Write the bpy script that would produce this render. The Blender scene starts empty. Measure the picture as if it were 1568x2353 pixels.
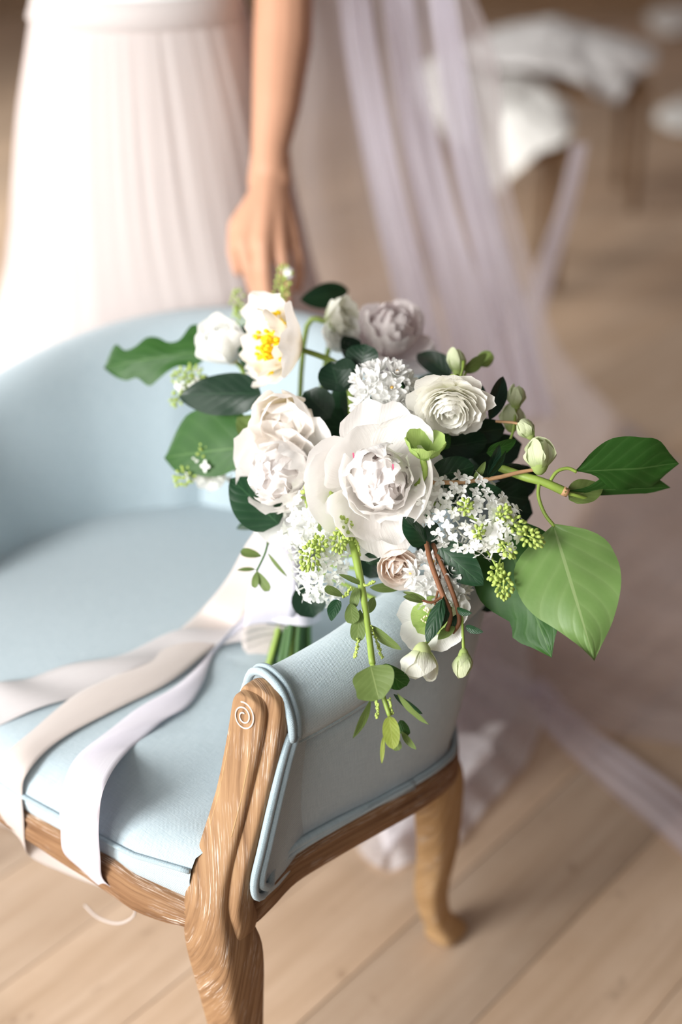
import bpy, bmesh, math, random
from mathutils import Vector, Matrix, noise
R = math.radians
rng = random.Random(7)
sc = bpy.context.scene
COL = sc.collection

# ------------------------------------------------------------------ camera
F_PX, PITCH, CAM_H = 3322.0, R(28), 1.4
CAM = Vector((0, 0, CAM_H))
FWD = Vector((0, math.cos(PITCH), -math.sin(PITCH)))
RGT = Vector((1, 0, 0))
DWN = Vector((0, -math.sin(PITCH), -math.cos(PITCH)))
cd = bpy.data.cameras.new('camera'); cam = bpy.data.objects.new('camera', cd); COL.objects.link(cam)
cam.location = CAM; cam.rotation_euler = (R(90) - PITCH, 0, 0)
cd.sensor_fit = 'VERTICAL'; cd.sensor_height = 56.66; cd.sensor_width = 37.8; cd.lens = 80.0
cd.clip_start = 0.05; cd.clip_end = 60
cd.dof.use_dof = True; cd.dof.focus_distance = 1.385; cd.dof.aperture_fstop = 2.4
sc.camera = cam

# ------------------------------------------------------------------ light
sc.view_settings.view_transform = 'Standard'
try: sc.view_settings.look = 'None'
except Exception: pass
sc.view_settings.gamma = 1.0
sc.view_settings.use_curve_mapping = False
sc.view_settings.exposure = -0.03
sc.cycles.diffuse_bounces = 8; sc.cycles.max_bounces = 16; sc.cycles.transparent_max_bounces = 32; sc.cycles.transmission_bounces = 10
w = bpy.data.worlds.new('daylight_fill'); sc.world = w; w.use_nodes = True
w.node_tree.nodes['Background'].inputs[0].default_value = (1.0, 0.985, 0.965, 1)
w.node_tree.nodes['Background'].inputs[1].default_value = 0.17
def area(name, loc, target, sx, sy, power, col):
    l = bpy.data.lights.new(name, 'AREA'); l.shape = 'RECTANGLE'; l.size = sx; l.size_y = sy
    l.energy = power; l.color = col
    o = bpy.data.objects.new(name, l); COL.objects.link(o); o.location = loc
    o.rotation_euler = (Vector(target) - Vector(loc)).to_track_quat('-Z', 'Y').to_euler()
    return o
area('window_daylight', (-2.95, -0.95, 1.80), (0, 1.2, 0.7), 1.5, 2.0, 290, (1.0, 0.985, 0.96))
area('window_daylight', (-2.95, 1.25, 1.80), (0, 2.0, 0.8), 1.5, 2.0, 30, (1.0, 0.985, 0.96))
area('window_daylight', (-2.95, 4.20, 1.80), (0.5, 4.2, 0.4), 1.5, 2.0, 150, (1.0, 0.985, 0.96))
area('window_daylight', (-1.70, -1.95, 1.80), (0, 1.3, 0.8), 1.6, 2.0, 45, (1.0, 0.985, 0.96))  # added frontal fill behind the camera, no known window there

# ------------------------------------------------------------------ pixel helpers (1568 x 2353 frame)
def ray(u, v): return FWD + RGT * ((u - 784) / F_PX) + DWN * ((v - 1176.5) / F_PX)
def W(u, v, t): return CAM + ray(u, v) * t                       # at depth t along the view axis
def atz(u, v, z):
    d = ray(u, v); return CAM + d * ((z - CAM_H) / d.z)
def aty(u, v, y):
    d = ray(u, v); return CAM + d * (y / d.y)
def cdir(x, y, z): return (RGT * x - DWN * y - FWD * z).normalized()   # right, up, towards the viewer

# ------------------------------------------------------------------ object helpers
def make(name, verts, faces, mat, parent=None, smooth=True, uvs=None, M=None):
    me = bpy.data.meshes.new(name)
    me.from_pydata([tuple(v) for v in verts], [], faces)
    if uvs is not None:
        ul = me.uv_layers.new(name='UVMap')
        vi = [0] * len(me.loops); me.loops.foreach_get('vertex_index', vi)
        flat = []
        for i in vi: flat += [uvs[i][0], uvs[i][1]]
        ul.data.foreach_set('uv', flat)
    if smooth: me.polygons.foreach_set('use_smooth', [True] * len(me.polygons))
    me.materials.append(mat); me.update()
    return link(name, me, parent, M)
def link(name, me, parent=None, M=None):
    o = bpy.data.objects.new(name, me); COL.objects.link(o)
    if M is not None: o.matrix_basis = M
    if parent is not None: attach(o, parent)
    return o
def attach(o, parent):
    o.parent = parent
    if parent.type == 'EMPTY': o.matrix_parent_inverse = Matrix.Translation(-Vector(parent.location))
def thing(name, loc, label, cat, group=None):
    o = bpy.data.objects.new(name, None); COL.objects.link(o); o.location = loc; o.empty_display_size = .05
    return tag(o, label, cat, group)
def tag(o, label=None, cat=None, group=None, kind=None):
    if label: o['label'] = label
    if cat: o['category'] = cat
    if group: o['group'] = group
    if kind: o['kind'] = kind
    return o
def grid_faces(n, m, closed=False, off=0):
    f = []
    for i in range(n - 1):
        for j in range(m if closed else m - 1):
            k = (j + 1) % m
            f.append((off + i * m + j, off + i * m + k, off + (i + 1) * m + k, off + (i + 1) * m + j))
    return f
def cr(pts, n):
    """Catmull-Rom through points (Vectors or tuples) -> n samples"""
    P = [Vector(p) for p in pts]; N = len(P)
    if N == 2: return [P[0].lerp(P[1], i / (n - 1)) for i in range(n)]
    out = []
    for i in range(n):
        x = i / (n - 1) * (N - 1); k = min(int(x), N - 2); t = x - k
        p1, p2 = P[k], P[k + 1]
        p0 = P[k - 1] if k > 0 else p1 * 2 - p2
        p3 = P[k + 2] if k + 2 < N else p2 * 2 - p1
        out.append(0.5 * ((2 * p1) + (p2 - p0) * t + (2 * p0 - 5 * p1 + 4 * p2 - p3) * t * t + (3 * p1 - p0 - 3 * p2 + p3) * t ** 3))
    return out
def crs(vals, n): return [v[0] for v in cr([(x, 0, 0) for x in vals], n)]
def tube_data(pts, rad, sides=8, n=None, cap=True):
    P = cr(pts, n) if n else [Vector(p) for p in pts]
    N = len(P)
    rr = crs(rad, N) if isinstance(rad, (list, tuple)) else [rad] * N
    T = [(P[min(i + 1, N - 1)] - P[max(i - 1, 0)]).normalized() for i in range(N)]
    x = T[0].orthogonal().normalized()
    V, U = [], []; L = 0
    for i in range(N):
        if i: L += (P[i] - P[i - 1]).length
        x = (x - T[i] * x.dot(T[i])).normalized(); y = T[i].cross(x)
        for j in range(sides):
            a = 2 * math.pi * j / sides
            V.append(P[i] + (x * math.cos(a) + y * math.sin(a)) * rr[i]); U.append((L, j / sides * 2 * math.pi * rr[i]))
    Fc = grid_faces(N, sides, True)
    if cap:
        Fc.append(tuple(range(sides - 1, -1, -1))); Fc.append(tuple((N - 1) * sides + j for j in range(sides)))
    return V, Fc, U
def tube(name, pts, rad, mat, parent=None, sides=8, n=None):
    V, Fc, U = tube_data(pts, rad, sides, n)
    return make(name, V, Fc, mat, parent, uvs=U)
def merge(parts):
    V, Fc, U = [], [], []
    for v, f, u in parts:
        o = len(V); V += v; U += (u if u else [(0, 0)] * len(v)); Fc += [tuple(i + o for i in q) for q in f]
    return V, Fc, U
def frame(loc, axis, roll=0.0):
    z = Vector(axis).normalized(); x = z.orthogonal().normalized()
    up = Vector((0, 0, 1))
    x = up.cross(z)
    x = x.normalized() if x.length > 1e-3 else z.orthogonal().normalized()
    y = z.cross(x)
    M = Matrix((x, y, z)).transposed().to_4x4(); M.translation = loc
    return M @ Matrix.Rotation(roll, 4, 'Z')
def boxdata(cx, cy, cz, sx, sy, sz):
    V = [Vector((cx + a * sx / 2, cy + b * sy / 2, cz + c * sz / 2)) for a in (-1, 1) for b in (-1, 1) for c in (-1, 1)]
    return V, [(0, 1, 3, 2), (4, 6, 7, 5), (0, 4, 5, 1), (2, 3, 7, 6), (0, 2, 6, 4), (1, 5, 7, 3)], None

# ------------------------------------------------------------------ materials
def mat(name):
    m = bpy.data.materials.new(name); m.use_nodes = True
    nt = m.node_tree; return m, nt, nt.nodes['Principled BSDF'], nt.nodes['Material Output']
def nd(nt, t, **kw):
    n = nt.nodes.new(t)
    for k, v in kw.items():
        if k.startswith('i_'): n.inputs[int(k[2:])].default_value = v
        else: setattr(n, k, v)
    return n
def ramp(nt, fac, stops):
    r = nt.nodes.new('ShaderNodeValToRGB'); e = r.color_ramp.elements
    while len(e) < len(stops): e.new(0.5)
    for q, (p, c) in zip(e, stops): q.position = p; q.color = (*c, 1)
    nt.links.new(fac, r.inputs[0]); return r.outputs[0]
def mixc(nt, fac, a, b, blend='MIX'):
    m = nt.nodes.new('ShaderNodeMix'); m.data_type = 'RGBA'; m.blend_type = blend
    for s, x in ((0, fac), (6, a), (7, b)):
        if hasattr(x, 'links') or hasattr(x, 'is_linked'): nt.links.new(x, m.inputs[s])
        else: m.inputs[s].default_value = x if s == 0 else (*x, 1)
    return m.outputs[2]
def math_n(nt, op, a, b=None, c=None):
    m = nt.nodes.new('ShaderNodeMath'); m.operation = op
    for s, x in ((0, a), (1, b), (2, c)):
        if x is None: continue
        if hasattr(x, 'is_linked'): nt.links.new(x, m.inputs[s])
        else: m.inputs[s].default_value = x
    return m.outputs[0]
def noise_n(nt, vec, scale, detail=3, rough=.5):
    n = nt.nodes.new('ShaderNodeTexNoise'); n.inputs['Scale'].default_value = scale
    n.inputs['Detail'].default_value = detail; n.inputs['Roughness'].default_value = rough
    if vec is not None: nt.links.new(vec, n.inputs['Vector'])
    return n.outputs['Fac']
def mapping(nt, src, scale=(1, 1, 1), rot=(0, 0, 0), loc=(0, 0, 0)):
    m = nt.nodes.new('ShaderNodeMapping'); m.inputs['Scale'].default_value = scale
    m.inputs['Rotation'].default_value = rot; m.inputs['Location'].default_value = loc
    nt.links.new(src, m.inputs['Vector']); return m.outputs[0]
def coord(nt, which): return nt.nodes.new('ShaderNodeTexCoord').outputs[which]
def bump(nt, b, h, dist, strength=1.0):
    n = nt.nodes.new('ShaderNodeBump'); n.inputs['Distance'].default_value = dist; n.inputs['Strength'].default_value = strength
    nt.links.new(h, n.inputs['Height']); nt.links.new(n.outputs[0], b.inputs['Normal'])
def translucent(nt, b, out, col, f):
    tr = nt.nodes.new('ShaderNodeBsdfTranslucent')
    if hasattr(col, 'is_linked'): nt.links.new(col, tr.inputs[0])
    else: tr.inputs[0].default_value = (*col, 1)
    mx = nt.nodes.new('ShaderNodeMixShader'); mx.inputs[0].default_value = f
    nt.links.new(b.outputs[0], mx.inputs[1]); nt.links.new(tr.outputs[0], mx.inputs[2]); nt.links.new(mx.outputs[0], out.inputs[0])
def simple(name, col, rough=.6, spec=.3, var=0, vscale=30, bmp=0, trans=0):
    m, nt, b, out = mat(name)
    b.inputs['Roughness'].default_value = rough; b.inputs['Specular IOR Level'].default_value = spec
    f = noise_n(nt, coord(nt, 'Object'), vscale, 4)
    c = mixc(nt, f, tuple(x * (1 - var) for x in col), tuple(min(1, x * (1 + var)) for x in col))
    nt.links.new(c, b.inputs['Base Color'])
    if bmp: bump(nt, b, f, bmp)
    if trans: translucent(nt, b, out, c, trans)
    return m
def linen(name, c1, c2):
    m, nt, b, out = mat(name)
    uv = coord(nt, 'UV')
    sx = nt.nodes.new('ShaderNodeSeparateXYZ'); nt.links.new(uv, sx.inputs[0])
    k = 2 * math.pi / 0.0018
    a = math_n(nt, 'SINE', math_n(nt, 'MULTIPLY', sx.outputs[0], k)); c = math_n(nt, 'SINE', math_n(nt, 'MULTIPLY', sx.outputs[1], k))
    wv = math_n(nt, 'MULTIPLY', a, c)
    sl = noise_n(nt, mapping(nt, uv, (60, 900, 1)), 1, 3)
    sl2 = noise_n(nt, mapping(nt, uv, (900, 60, 1)), 1, 3)
    f = math_n(nt, 'ADD', math_n(nt, 'MULTIPLY', wv, .20), math_n(nt, 'ADD', math_n(nt, 'MULTIPLY', sl, .5), math_n(nt, 'MULTIPLY', sl2, .5)))
    nt.links.new(ramp(nt, f, [(.25, c1), (.75, c2)]), b.inputs['Base Color'])
    b.inputs['Roughness'].default_value = .85; b.inputs['Specular IOR Level'].default_value = .15
    b.inputs['Sheen Weight'].default_value = .25; b.inputs['Sheen Roughness'].default_value = .5
    bump(nt, b, f, .0007)
    return m
M_LINEN = linen('blue_linen', (.375, .47, .525), (.525, .615, .66))
M_WELT = linen('blue_welt', (.31, .42, .48), (.48, .58, .63))
def oak(name, dark, mid, light, wash, vertical=False):
    m, nt, b, out = mat(name)
    uv = coord(nt, 'UV')
    if vertical:                                              # grain runs up the leg: x = height, y = across
        sx = nt.nodes.new('ShaderNodeSeparateXYZ'); nt.links.new(coord(nt, 'Object'), sx.inputs[0])
        cb = nt.nodes.new('ShaderNodeCombineXYZ'); nt.links.new(sx.outputs[2], cb.inputs[0])
        nt.links.new(math_n(nt, 'SUBTRACT', math_n(nt, 'ADD', sx.outputs[0], math_n(nt, 'MULTIPLY', sx.outputs[1], .45)), math_n(nt, 'MULTIPLY', sx.outputs[2], .22)), cb.inputs[1]); uv = cb.outputs[0]
    g = noise_n(nt, mapping(nt, uv, (7, 240, 1)), 1, 5, .62)
    c = ramp(nt, g, [(.3, dark), (.5, mid), (.72, light)])
    p = noise_n(nt, mapping(nt, uv, (34, 1100, 1), loc=(3, 5, 0)), 1, 3, .6)
    blot = noise_n(nt, mapping(nt, uv, (22, 45, 1), loc=(8, 1, 0)), 1, 2)
    pm = math_n(nt, 'MULTIPLY', ramp(nt, p, [(.54, (0, 0, 0)), (.66, (1, 1, 1))]), ramp(nt, blot, [(.46, (0, 0, 0)), (.66, (1, 1, 1))]))
    c = mixc(nt, math_n(nt, 'MULTIPLY', pm, wash), c, (.86, .78, .70))
    nt.links.new(c, b.inputs['Base Color']); b.inputs['Roughness'].default_value = .72; b.inputs['Specular IOR Level'].default_value = .2
    bump(nt, b, g, .0008)
    return m
M_OAK = oak('limed_oak', (.13, .064, .031), (.24, .13, .066), (.35, .21, .11), .8)  # rails: darker reddish oak, with the rail's shade mixed into the colour
M_OAKV = oak('limed_oak_upright', (.16, .085, .042), (.295, .17, .087), (.41, .26, .14), .75, True)
M_OAK2 = oak('limed_oak_leg', (.25, .15, .068), (.385, .24, .115), (.49, .33, .17), .6, True)
M_WASH = simple('whitewash', (.78, .68, .60), .7, .2, .15, 300)
def petal_mat(name, col, col2=None, trans=.3, base=None):
    """white petal, streaks along the length, tint at the claw (UV.x = base to tip)"""
    m, nt, b, out = mat(name)
    uv = coord(nt, 'UV')
    s = noise_n(nt, mapping(nt, uv, (2, 26, 1)), 1, 3)
    c = mixc(nt, s, col, col2 or tuple(x * .93 for x in col))
    if base:
        sx = nt.nodes.new('ShaderNodeSeparateXYZ'); nt.links.new(uv, sx.inputs[0])
        f = ramp(nt, sx.outputs[0], [(.1, (1, 1, 1)), (.6, (0, 0, 0))])
        c = mixc(nt, f, c, base)
    nt.links.new(c, b.inputs['Base Color']); b.inputs['Roughness'].default_value = .6; b.inputs['Specular IOR Level'].default_value = .2
    bump(nt, b, s, .0006)
    translucent(nt, b, out, c, trans)
    return m
M_PEONY = petal_mat('peony_petal', (.975, .96, .945), (.965, .945, .93), trans=.38)
M_PEONYIN = petal_mat('peony_inner', (.975, .955, .94), (.97, .935, .925), trans=.38, base=(.96, .84, .84))
M_FLECK = simple('crimson_fleck', (.62, .10, .20), .6, .2, .2, 200)
M_WHITE = petal_mat('white_petal', (.965, .965, .95), (.95, .955, .935), trans=.38)
M_RAN = petal_mat('ranunculus_petal', (.97, .965, .93), (.96, .95, .90), trans=.38, base=(.90, .90, .72))
M_POPPY = petal_mat('poppy_petal', (.97, .945, .915), (.96, .92, .88), trans=.4, base=(.92, .86, .66))
M_ROSE = petal_mat('blush_rose_petal', (.965, .91, .865), (.95, .86, .79), trans=.38, base=(.90, .72, .56))
M_SHADEPETAL = petal_mat('shaded_petal', (.90, .85, .85), (.86, .79, .79))  # pale blush petals, mauve of the shadow worked into the colour
M_HELLB = petal_mat('hellebore_petal', (.93, .93, .86), (.89, .90, .80), base=(.62, .70, .34))
M_HELGRN = petal_mat('green_hellebore', (.46, .60, .20), (.36, .52, .14), base=(.26, .42, .08))
M_PALEBUD = petal_mat('pale_bud', (.70, .75, .52), (.62, .68, .42), base=(.42, .54, .18))
M_YELLOW = simple('yellow_stamen', (.90, .62, .02), .7, .2, .2, 300, .0008)
M_LILAC = simple('lilac_white', (.94, .95, .92), .6, .2, .05, 90, 0, .25)
M_BUDGRN = simple('lilac_bud_green', (.47, .60, .15), .55, .3, .25, 120, 0, .15)
M_STAMEN = simple('cream_stamen', (.80, .74, .48), .7, .2, .2, 300)
M_ORANGE = simple('orange_eye', (.80, .48, .12), .7, .2, .2, 300)
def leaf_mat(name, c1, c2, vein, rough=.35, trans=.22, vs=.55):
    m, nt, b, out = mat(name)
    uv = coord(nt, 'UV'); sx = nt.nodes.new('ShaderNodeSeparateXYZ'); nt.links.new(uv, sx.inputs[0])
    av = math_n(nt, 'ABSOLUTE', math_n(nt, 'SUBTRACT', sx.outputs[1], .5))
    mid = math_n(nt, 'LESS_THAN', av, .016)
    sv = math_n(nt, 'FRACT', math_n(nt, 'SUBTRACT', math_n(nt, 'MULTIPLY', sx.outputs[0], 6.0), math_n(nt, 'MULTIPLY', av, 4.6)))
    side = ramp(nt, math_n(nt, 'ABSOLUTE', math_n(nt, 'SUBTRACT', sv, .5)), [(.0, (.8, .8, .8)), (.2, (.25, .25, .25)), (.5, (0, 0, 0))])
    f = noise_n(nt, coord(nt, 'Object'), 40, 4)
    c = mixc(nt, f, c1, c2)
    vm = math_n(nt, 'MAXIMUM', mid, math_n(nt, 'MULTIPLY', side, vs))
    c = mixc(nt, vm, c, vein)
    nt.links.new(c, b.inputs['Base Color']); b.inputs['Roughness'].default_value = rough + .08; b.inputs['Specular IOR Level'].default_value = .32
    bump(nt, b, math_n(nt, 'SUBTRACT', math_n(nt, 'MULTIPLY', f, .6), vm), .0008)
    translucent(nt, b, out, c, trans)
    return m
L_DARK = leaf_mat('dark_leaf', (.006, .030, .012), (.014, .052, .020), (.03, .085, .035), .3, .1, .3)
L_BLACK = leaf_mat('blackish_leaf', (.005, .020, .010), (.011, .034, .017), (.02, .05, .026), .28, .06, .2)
L_MID = leaf_mat('mid_leaf', (.018, .072, .010), (.034, .115, .018), (.07, .16, .04), .4, .2, .3)
L_IVY = leaf_mat('ivy_leaf', (.125, .235, .062), (.18, .30, .092), (.26, .365, .15), .30, .25, .3)
L_OLIVE = leaf_mat('olive_leaf', (.115, .175, .045), (.175, .245, .07), (.24, .31, .11), .45, .3, .15)
L_LIME = leaf_mat('lime_leaf', (.26, .33, .05), (.34, .41, .08), (.40, .46, .13), .45, .35, .15)
M_STEM = simple('green_stem', (.24, .34, .06), .5, .4, .25, 60)
M_STEMD = simple('dark_green_stem', (.05, .12, .03), .5, .4, .25, 60)
M_BROWN = simple('brown_twig', (.20, .085, .04), .6, .3, .3, 120, .0003)
M_TAN = simple('tan_twig', (.46, .27, .14), .6, .3, .25, 120)
def satin(name, col, col2):
    m, nt, b, out = mat(name)
    uv = coord(nt, 'UV')
    f = noise_n(nt, mapping(nt, uv, (40, 900, 1)), 1, 3)
    c = mixc(nt, f, col, col2); nt.links.new(c, b.inputs['Base Color'])
    b.inputs['Roughness'].default_value = .5; b.inputs['Specular IOR Level'].default_value = .3; b.inputs['Sheen Weight'].default_value = .3
    bump(nt, b, f, .0003); translucent(nt, b, out, c, .18)
    return m
M_RIBA = satin('pale_grey_silk', (.66, .63, .63), (.58, .55, .56))
M_RIBB = satin('blush_silk', (.69, .62, .58), (.62, .55, .52))
M_RIBC = satin('lilac_white_silk', (.74, .71, .77), (.68, .65, .73))
def tulle(name, col, dens):
    m, nt, b, out = mat(name)
    b.inputs['Base Color'].default_value = (*col, 1); b.inputs['Roughness'].default_value = .8; b.inputs['Specular IOR Level'].default_value = .1
    uv = coord(nt, 'UV')
    f = noise_n(nt, mapping(nt, uv, (3, 22, 1)), 1, 2)
    tr = nt.nodes.new('ShaderNodeBsdfTransparent'); tl = nt.nodes.new('ShaderNodeBsdfTranslucent'); tl.inputs[0].default_value = (*col, 1)
    m1 = nt.nodes.new('ShaderNodeMixShader'); m1.inputs[0].default_value = .45
    nt.links.new(b.outputs[0], m1.inputs[1]); nt.links.new(tl.outputs[0], m1.inputs[2])
    m2 = nt.nodes.new('ShaderNodeMixShader')
    d = ramp(nt, f, [(.25, (dens * .8,) * 3), (.75, (min(1, dens * 1.2),) * 3)])
    nt.links.new(d, m2.inputs[0]); nt.links.new(tr.outputs[0], m2.inputs[1]); nt.links.new(m1.outputs[0], m2.inputs[2])
    nt.links.new(m2.outputs[0], out.inputs[0])
    return m
M_TULLE = tulle('veil_tulle', (.82, .77, .81), .48)
M_TULLE2 = tulle('veil_tulle_fold', (.90, .87, .97), .74)
M_SKIRT = simple('blush_chiffon', (.80, .745, .73), .8, .1, .03, 8, 0, .3)
M_HEM = tulle('hem_tulle', (.90, .88, .91), .8)
M_TOP = simple('ivory_crepe', (.84, .85, .85), .7, .15, .02, 20)
M_SKIN = simple('skin', (.60, .325, .21), .5, .3, .06, 14)
M_HAIR = simple('brown_hair', (.07, .035, .02), .45, .4, .4, 60)
M_SILVER = simple('silver', (.75, .75, .77), .15, .9); M_SILVER.node_tree.nodes['Principled BSDF'].inputs['Metallic'].default_value = 1
M_GEM = simple('clear_gem', (.92, .95, .97), .05, 1.0)
M_FUR = simple('ivory_sheepskin', (.92, .91, .87), .95, .05, .08, 25, .01)
M_FURG = simple('grey_sheepskin', (.62, .60, .59), .95, .05, .12, 20, .01)
M_DARKWOOD = simple('dark_walnut', (.20, .12, .065), .55, .3, .3, 20)

# ------------------------------------------------------------------ the room
def plank_mat():
    m, nt, b, out = mat('worn_floor_board')
    oc = coord(nt, 'Object'); oi = nt.nodes.new('ShaderNodeObjectInfo')
    off = nt.nodes.new('ShaderNodeCombineXYZ'); nt.links.new(math_n(nt, 'MULTIPLY', oi.outputs['Random'], 50), off.inputs[0])
    va = nt.nodes.new('ShaderNodeVectorMath'); nt.links.new(oc, va.inputs[0]); nt.links.new(off.outputs[0], va.inputs[1])
    v = va.outputs[0]
    g = noise_n(nt, mapping(nt, v, (1.6, 34, 1)), 1, 6, .62)
    big = noise_n(nt, mapping(nt, v, (5, 9, 1)), 1, 4, .6)
    c = ramp(nt, g, [(.25, (.44, .315, .215)), (.5, (.58, .44, .325)), (.78, (.68, .54, .415))])
    c = mixc(nt, ramp(nt, big, [(.35, (0, 0, 0)), (.75, (.5, .5, .5))]), c, (.46, .315, .20))
    k = ramp(nt, oi.outputs['Random'], [(0, (.86, .86, .86)), (1, (1.1, 1.08, 1.05))])
    c = mixc(nt, 1.0, c, k, 'MULTIPLY')
    sp = noise_n(nt, mapping(nt, v, (14, 26, 1)), 1, 3, .7)
    c = mixc(nt, ramp(nt, sp, [(.62, (0, 0, 0)), (.74, (.5, .5, .5))]), c, (.24, .15, .09))
    nt.links.new(c, b.inputs['Base Color']); b.inputs['Roughness'].default_value = .5; b.inputs['Specular IOR Level'].default_value = .35
    bump(nt, b, g, .0012)
    return m
M_PLANK = plank_mat()
M_SUB = simple('subfloor_dark', (.05, .03, .02), .9, .1, .2, 10)
V, Fc, _ = boxdata(0, 3.5, -.045, 7, 11.2, .04)
floor = tag(make('floor', V, Fc, M_SUB, smooth=False), kind='structure')
PANG = R(50); PW, PL = .165, 2.6
V, Fc, _ = boxdata(0, 0, 0, PL - .002, PW - .0018, .026)
plank_me = None
def in_view(p):
    d = p - CAM; t = d.dot(FWD)
    if t < .3: return False
    u = d.dot(RGT) / t * F_PX; v = d.dot(DWN) / t * F_PX
    return abs(u) < 1250 and -1500 < v < 1500
prs = random.Random(3)
pd = Vector((math.cos(PANG), math.sin(PANG), 0)); pn = Vector((-pd.y, pd.x, 0))
for i in range(-45, 60):
    o0 = prs.random() * PL
    for j in range(-5, 8):
        c = Vector((0, 2.5, 0)) + pd * (j * PL + o0) + pn * (i * PW)
        if not any(in_view(c + pd * (PL * q) + pn * (PW * r)) for q in (-.5, -.3, -.1, .1, .3, .5) for r in (-.5, .5)): continue
        if abs(c.x) > 4.4 or c.y > 9.6 or c.y < -1.2: continue
        Mx = Matrix.Translation(c + Vector((0, 0, -.0131 + prs.uniform(-.0006, .0))))@ Matrix.Rotation(PANG, 4, 'Z')
        if plank_me is None:
            o = make('floor_board', V, Fc, M_PLANK, floor, False, M=Mx); plank_me = o.data
        else: link('floor_board', plank_me, floor, Mx)
def brick_mat():
    m, nt, b, out = mat('old_brick')
    t = nt.nodes.new('ShaderNodeTexBrick'); t.inputs['Scale'].default_value = 1; t.inputs['Brick Width'].default_value = .23; t.inputs['Row Height'].default_value = .075
    t.inputs['Mortar Size'].default_value = .008
    t.inputs['Color1'].default_value = (.24, .075, .045, 1); t.inputs['Color2'].default_value = (.16, .06, .04, 1); t.inputs['Mortar'].default_value = (.32, .28, .24, 1)
    nt.links.new(mapping(nt, coord(nt, 'Object'), rot=(R(90), 0, 0)), t.inputs[0])
    nt.links.new(t.outputs[0], b.inputs['Base Color']); b.inputs['Roughness'].default_value = .9
    return m
M_BRICK = brick_mat(); M_PLASTER = simple('plaster', (.55, .52, .48), .9, .1, .08, 3)
def panel(name, *bx): 
    V, Fc, U = merge([boxdata(*b) for b in bx]); return tag(make(name, V, Fc, M_PLASTER, smooth=False), kind='structure')
wb = panel('wall_back', (0, 9.0, 1.5, 7, .2, 3.05)); wb.data.materials[0] = M_BRICK
wr_ = panel('wall_right', (3.5, 3.5, 1.5, .2, 11.2, 3.05)); wr_.data.materials[0] = M_BRICK
panel('wall_left', (-3.1, -1.85, 1.5, .2, .3, 3.05), (-3.1, .15, 1.5, .2, .7, 3.05), (-3.1, 2.725, 1.5, .2, 1.45, 3.05), (-3.1, 6.975, 1.5, .2, 4.05, 3.05), (-3.1, 4.2, .375, .2, 1.5, .75), (-3.1, 4.2, 2.9, .2, 1.5, .3),
      (-3.1, -.95, .375, .2, 1.5, .75), (-3.1, 1.25, .375, .2, 1.5, .75), (-3.1, -.95, 2.9, .2, 1.5, .3), (-3.1, 1.25, 2.9, .2, 1.5, .3))
panel('wall_front', (-2.85, -2.1, 1.5, .7, .2, 3.05), (1.3, -2.1, 1.5, 4.4, .2, 3.05), (-1.7, -2.1, .375, 1.6, .2, .75), (-1.7, -2.1, 2.9, 1.6, .2, .3))
tag(make('window_3', *merge([boxdata(-2.47, -2.1, 1.75, .05, .08, 2.0), boxdata(-.93, -2.1, 1.75, .05, .08, 2.0), boxdata(-1.7, -2.1, .775, 1.6, .08, .05), boxdata(-1.7, -2.1, 2.725, 1.6, .08, .05),
     boxdata(-1.7, -2.1, 1.75, .03, .05, 1.9), boxdata(-1.7, -2.1, 1.75, 1.5, .05, .03)])[:2], M_TOP, smooth=False), kind='structure')  # made-up window frame around the added frontal fill light
for k, yc in enumerate((-.95, 1.25, 4.2)):
    wn = tag(make('window_%d' % (1, 2, 4)[k], *merge([boxdata(-3.1, yc - .73, 1.75, .08, .05, 2.0), boxdata(-3.1, yc + .73, 1.75, .08, .05, 2.0),
         boxdata(-3.1, yc, .775, .08, 1.5, .05), boxdata(-3.1, yc, 2.725, .08, 1.5, .05), boxdata(-3.1, yc, 1.75, .05, .03, 1.9), boxdata(-3.1, yc, 1.75, .05, 1.42, .03)])[:2], M_TOP, smooth=False), kind='structure')
V, Fc, _ = boxdata(0, 8.88, .07, 6.9, .025, .14)
tag(make('baseboard_back', V, Fc, M_DARKWOOD, smooth=False), kind='structure')

# ------------------------------------------------------------------ armchair
P0 = Vector((-.14, 1.07, 0)); BV = Vector((.62, .785, 0)).normalized(); AV = Vector((-BV.y, BV.x, 0))
def C(a, b, z): return P0 + AV * a + BV * b + Vector((0, 0, z))
chair = thing('armchair', C(.3, .35, 0), 'pale blue linen tub armchair with carved limed oak frame', 'armchair')
near = [(-.036, .092), (-.050, .145), (-.064, .20), (-.073, .25), (-.074, .30), (-.062, .340), (-.018, .395), (.055, .462), (.135, .525), (.21, .572)]
far = [(.636, .092), (.653, .145), (.668, .20), (.677, .25), (.680, .31), (.668, .38), (.636, .46), (.575, .54), (.49, .60), (.4, .625)]
UP = near + [(.3, .612)] + list(reversed(far))
NS = 121
UC = cr([(a, b, 0) for a, b in UP], NS)                      # outer plan curve, near post -> back -> far post
UN = []
for i in range(NS):
    t = (UC[min(i + 1, NS - 1)] - UC[max(i - 1, 0)]).normalized(); UN.append(Vector((-t.y, t.x, 0)))
    if UN[-1].dot(Vector((.3, .3, 0)) - UC[i]) < 0: UN[-1] = -UN[-1]
def sm(x, a, b):
    x = max(0, min(1, (x - a) / (b - a))); return x * x * (3 - 2 * x)
def ztop(i):
    s = abs(i / (NS - 1) - .5) * 2                            # 1 at the posts, 0 mid back
    return .722 - .104 * sm(s, .15, 1.0)
def shell(i, o, z):
    s = abs(i / (NS - 1) - .5) * 2
    lean = (.06 * (1 - sm(s, .1, .55)) if i > NS // 2 else .06 + .025 * sm(s, 0, .3) - .085 * sm(s, .3, .75)) * max(0, (z - .42) / .3)   # the back leans out
    p = UC[i] + UN[i] * (o - lean); return C(p.x, p.y, z)
ul = [0]
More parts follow.
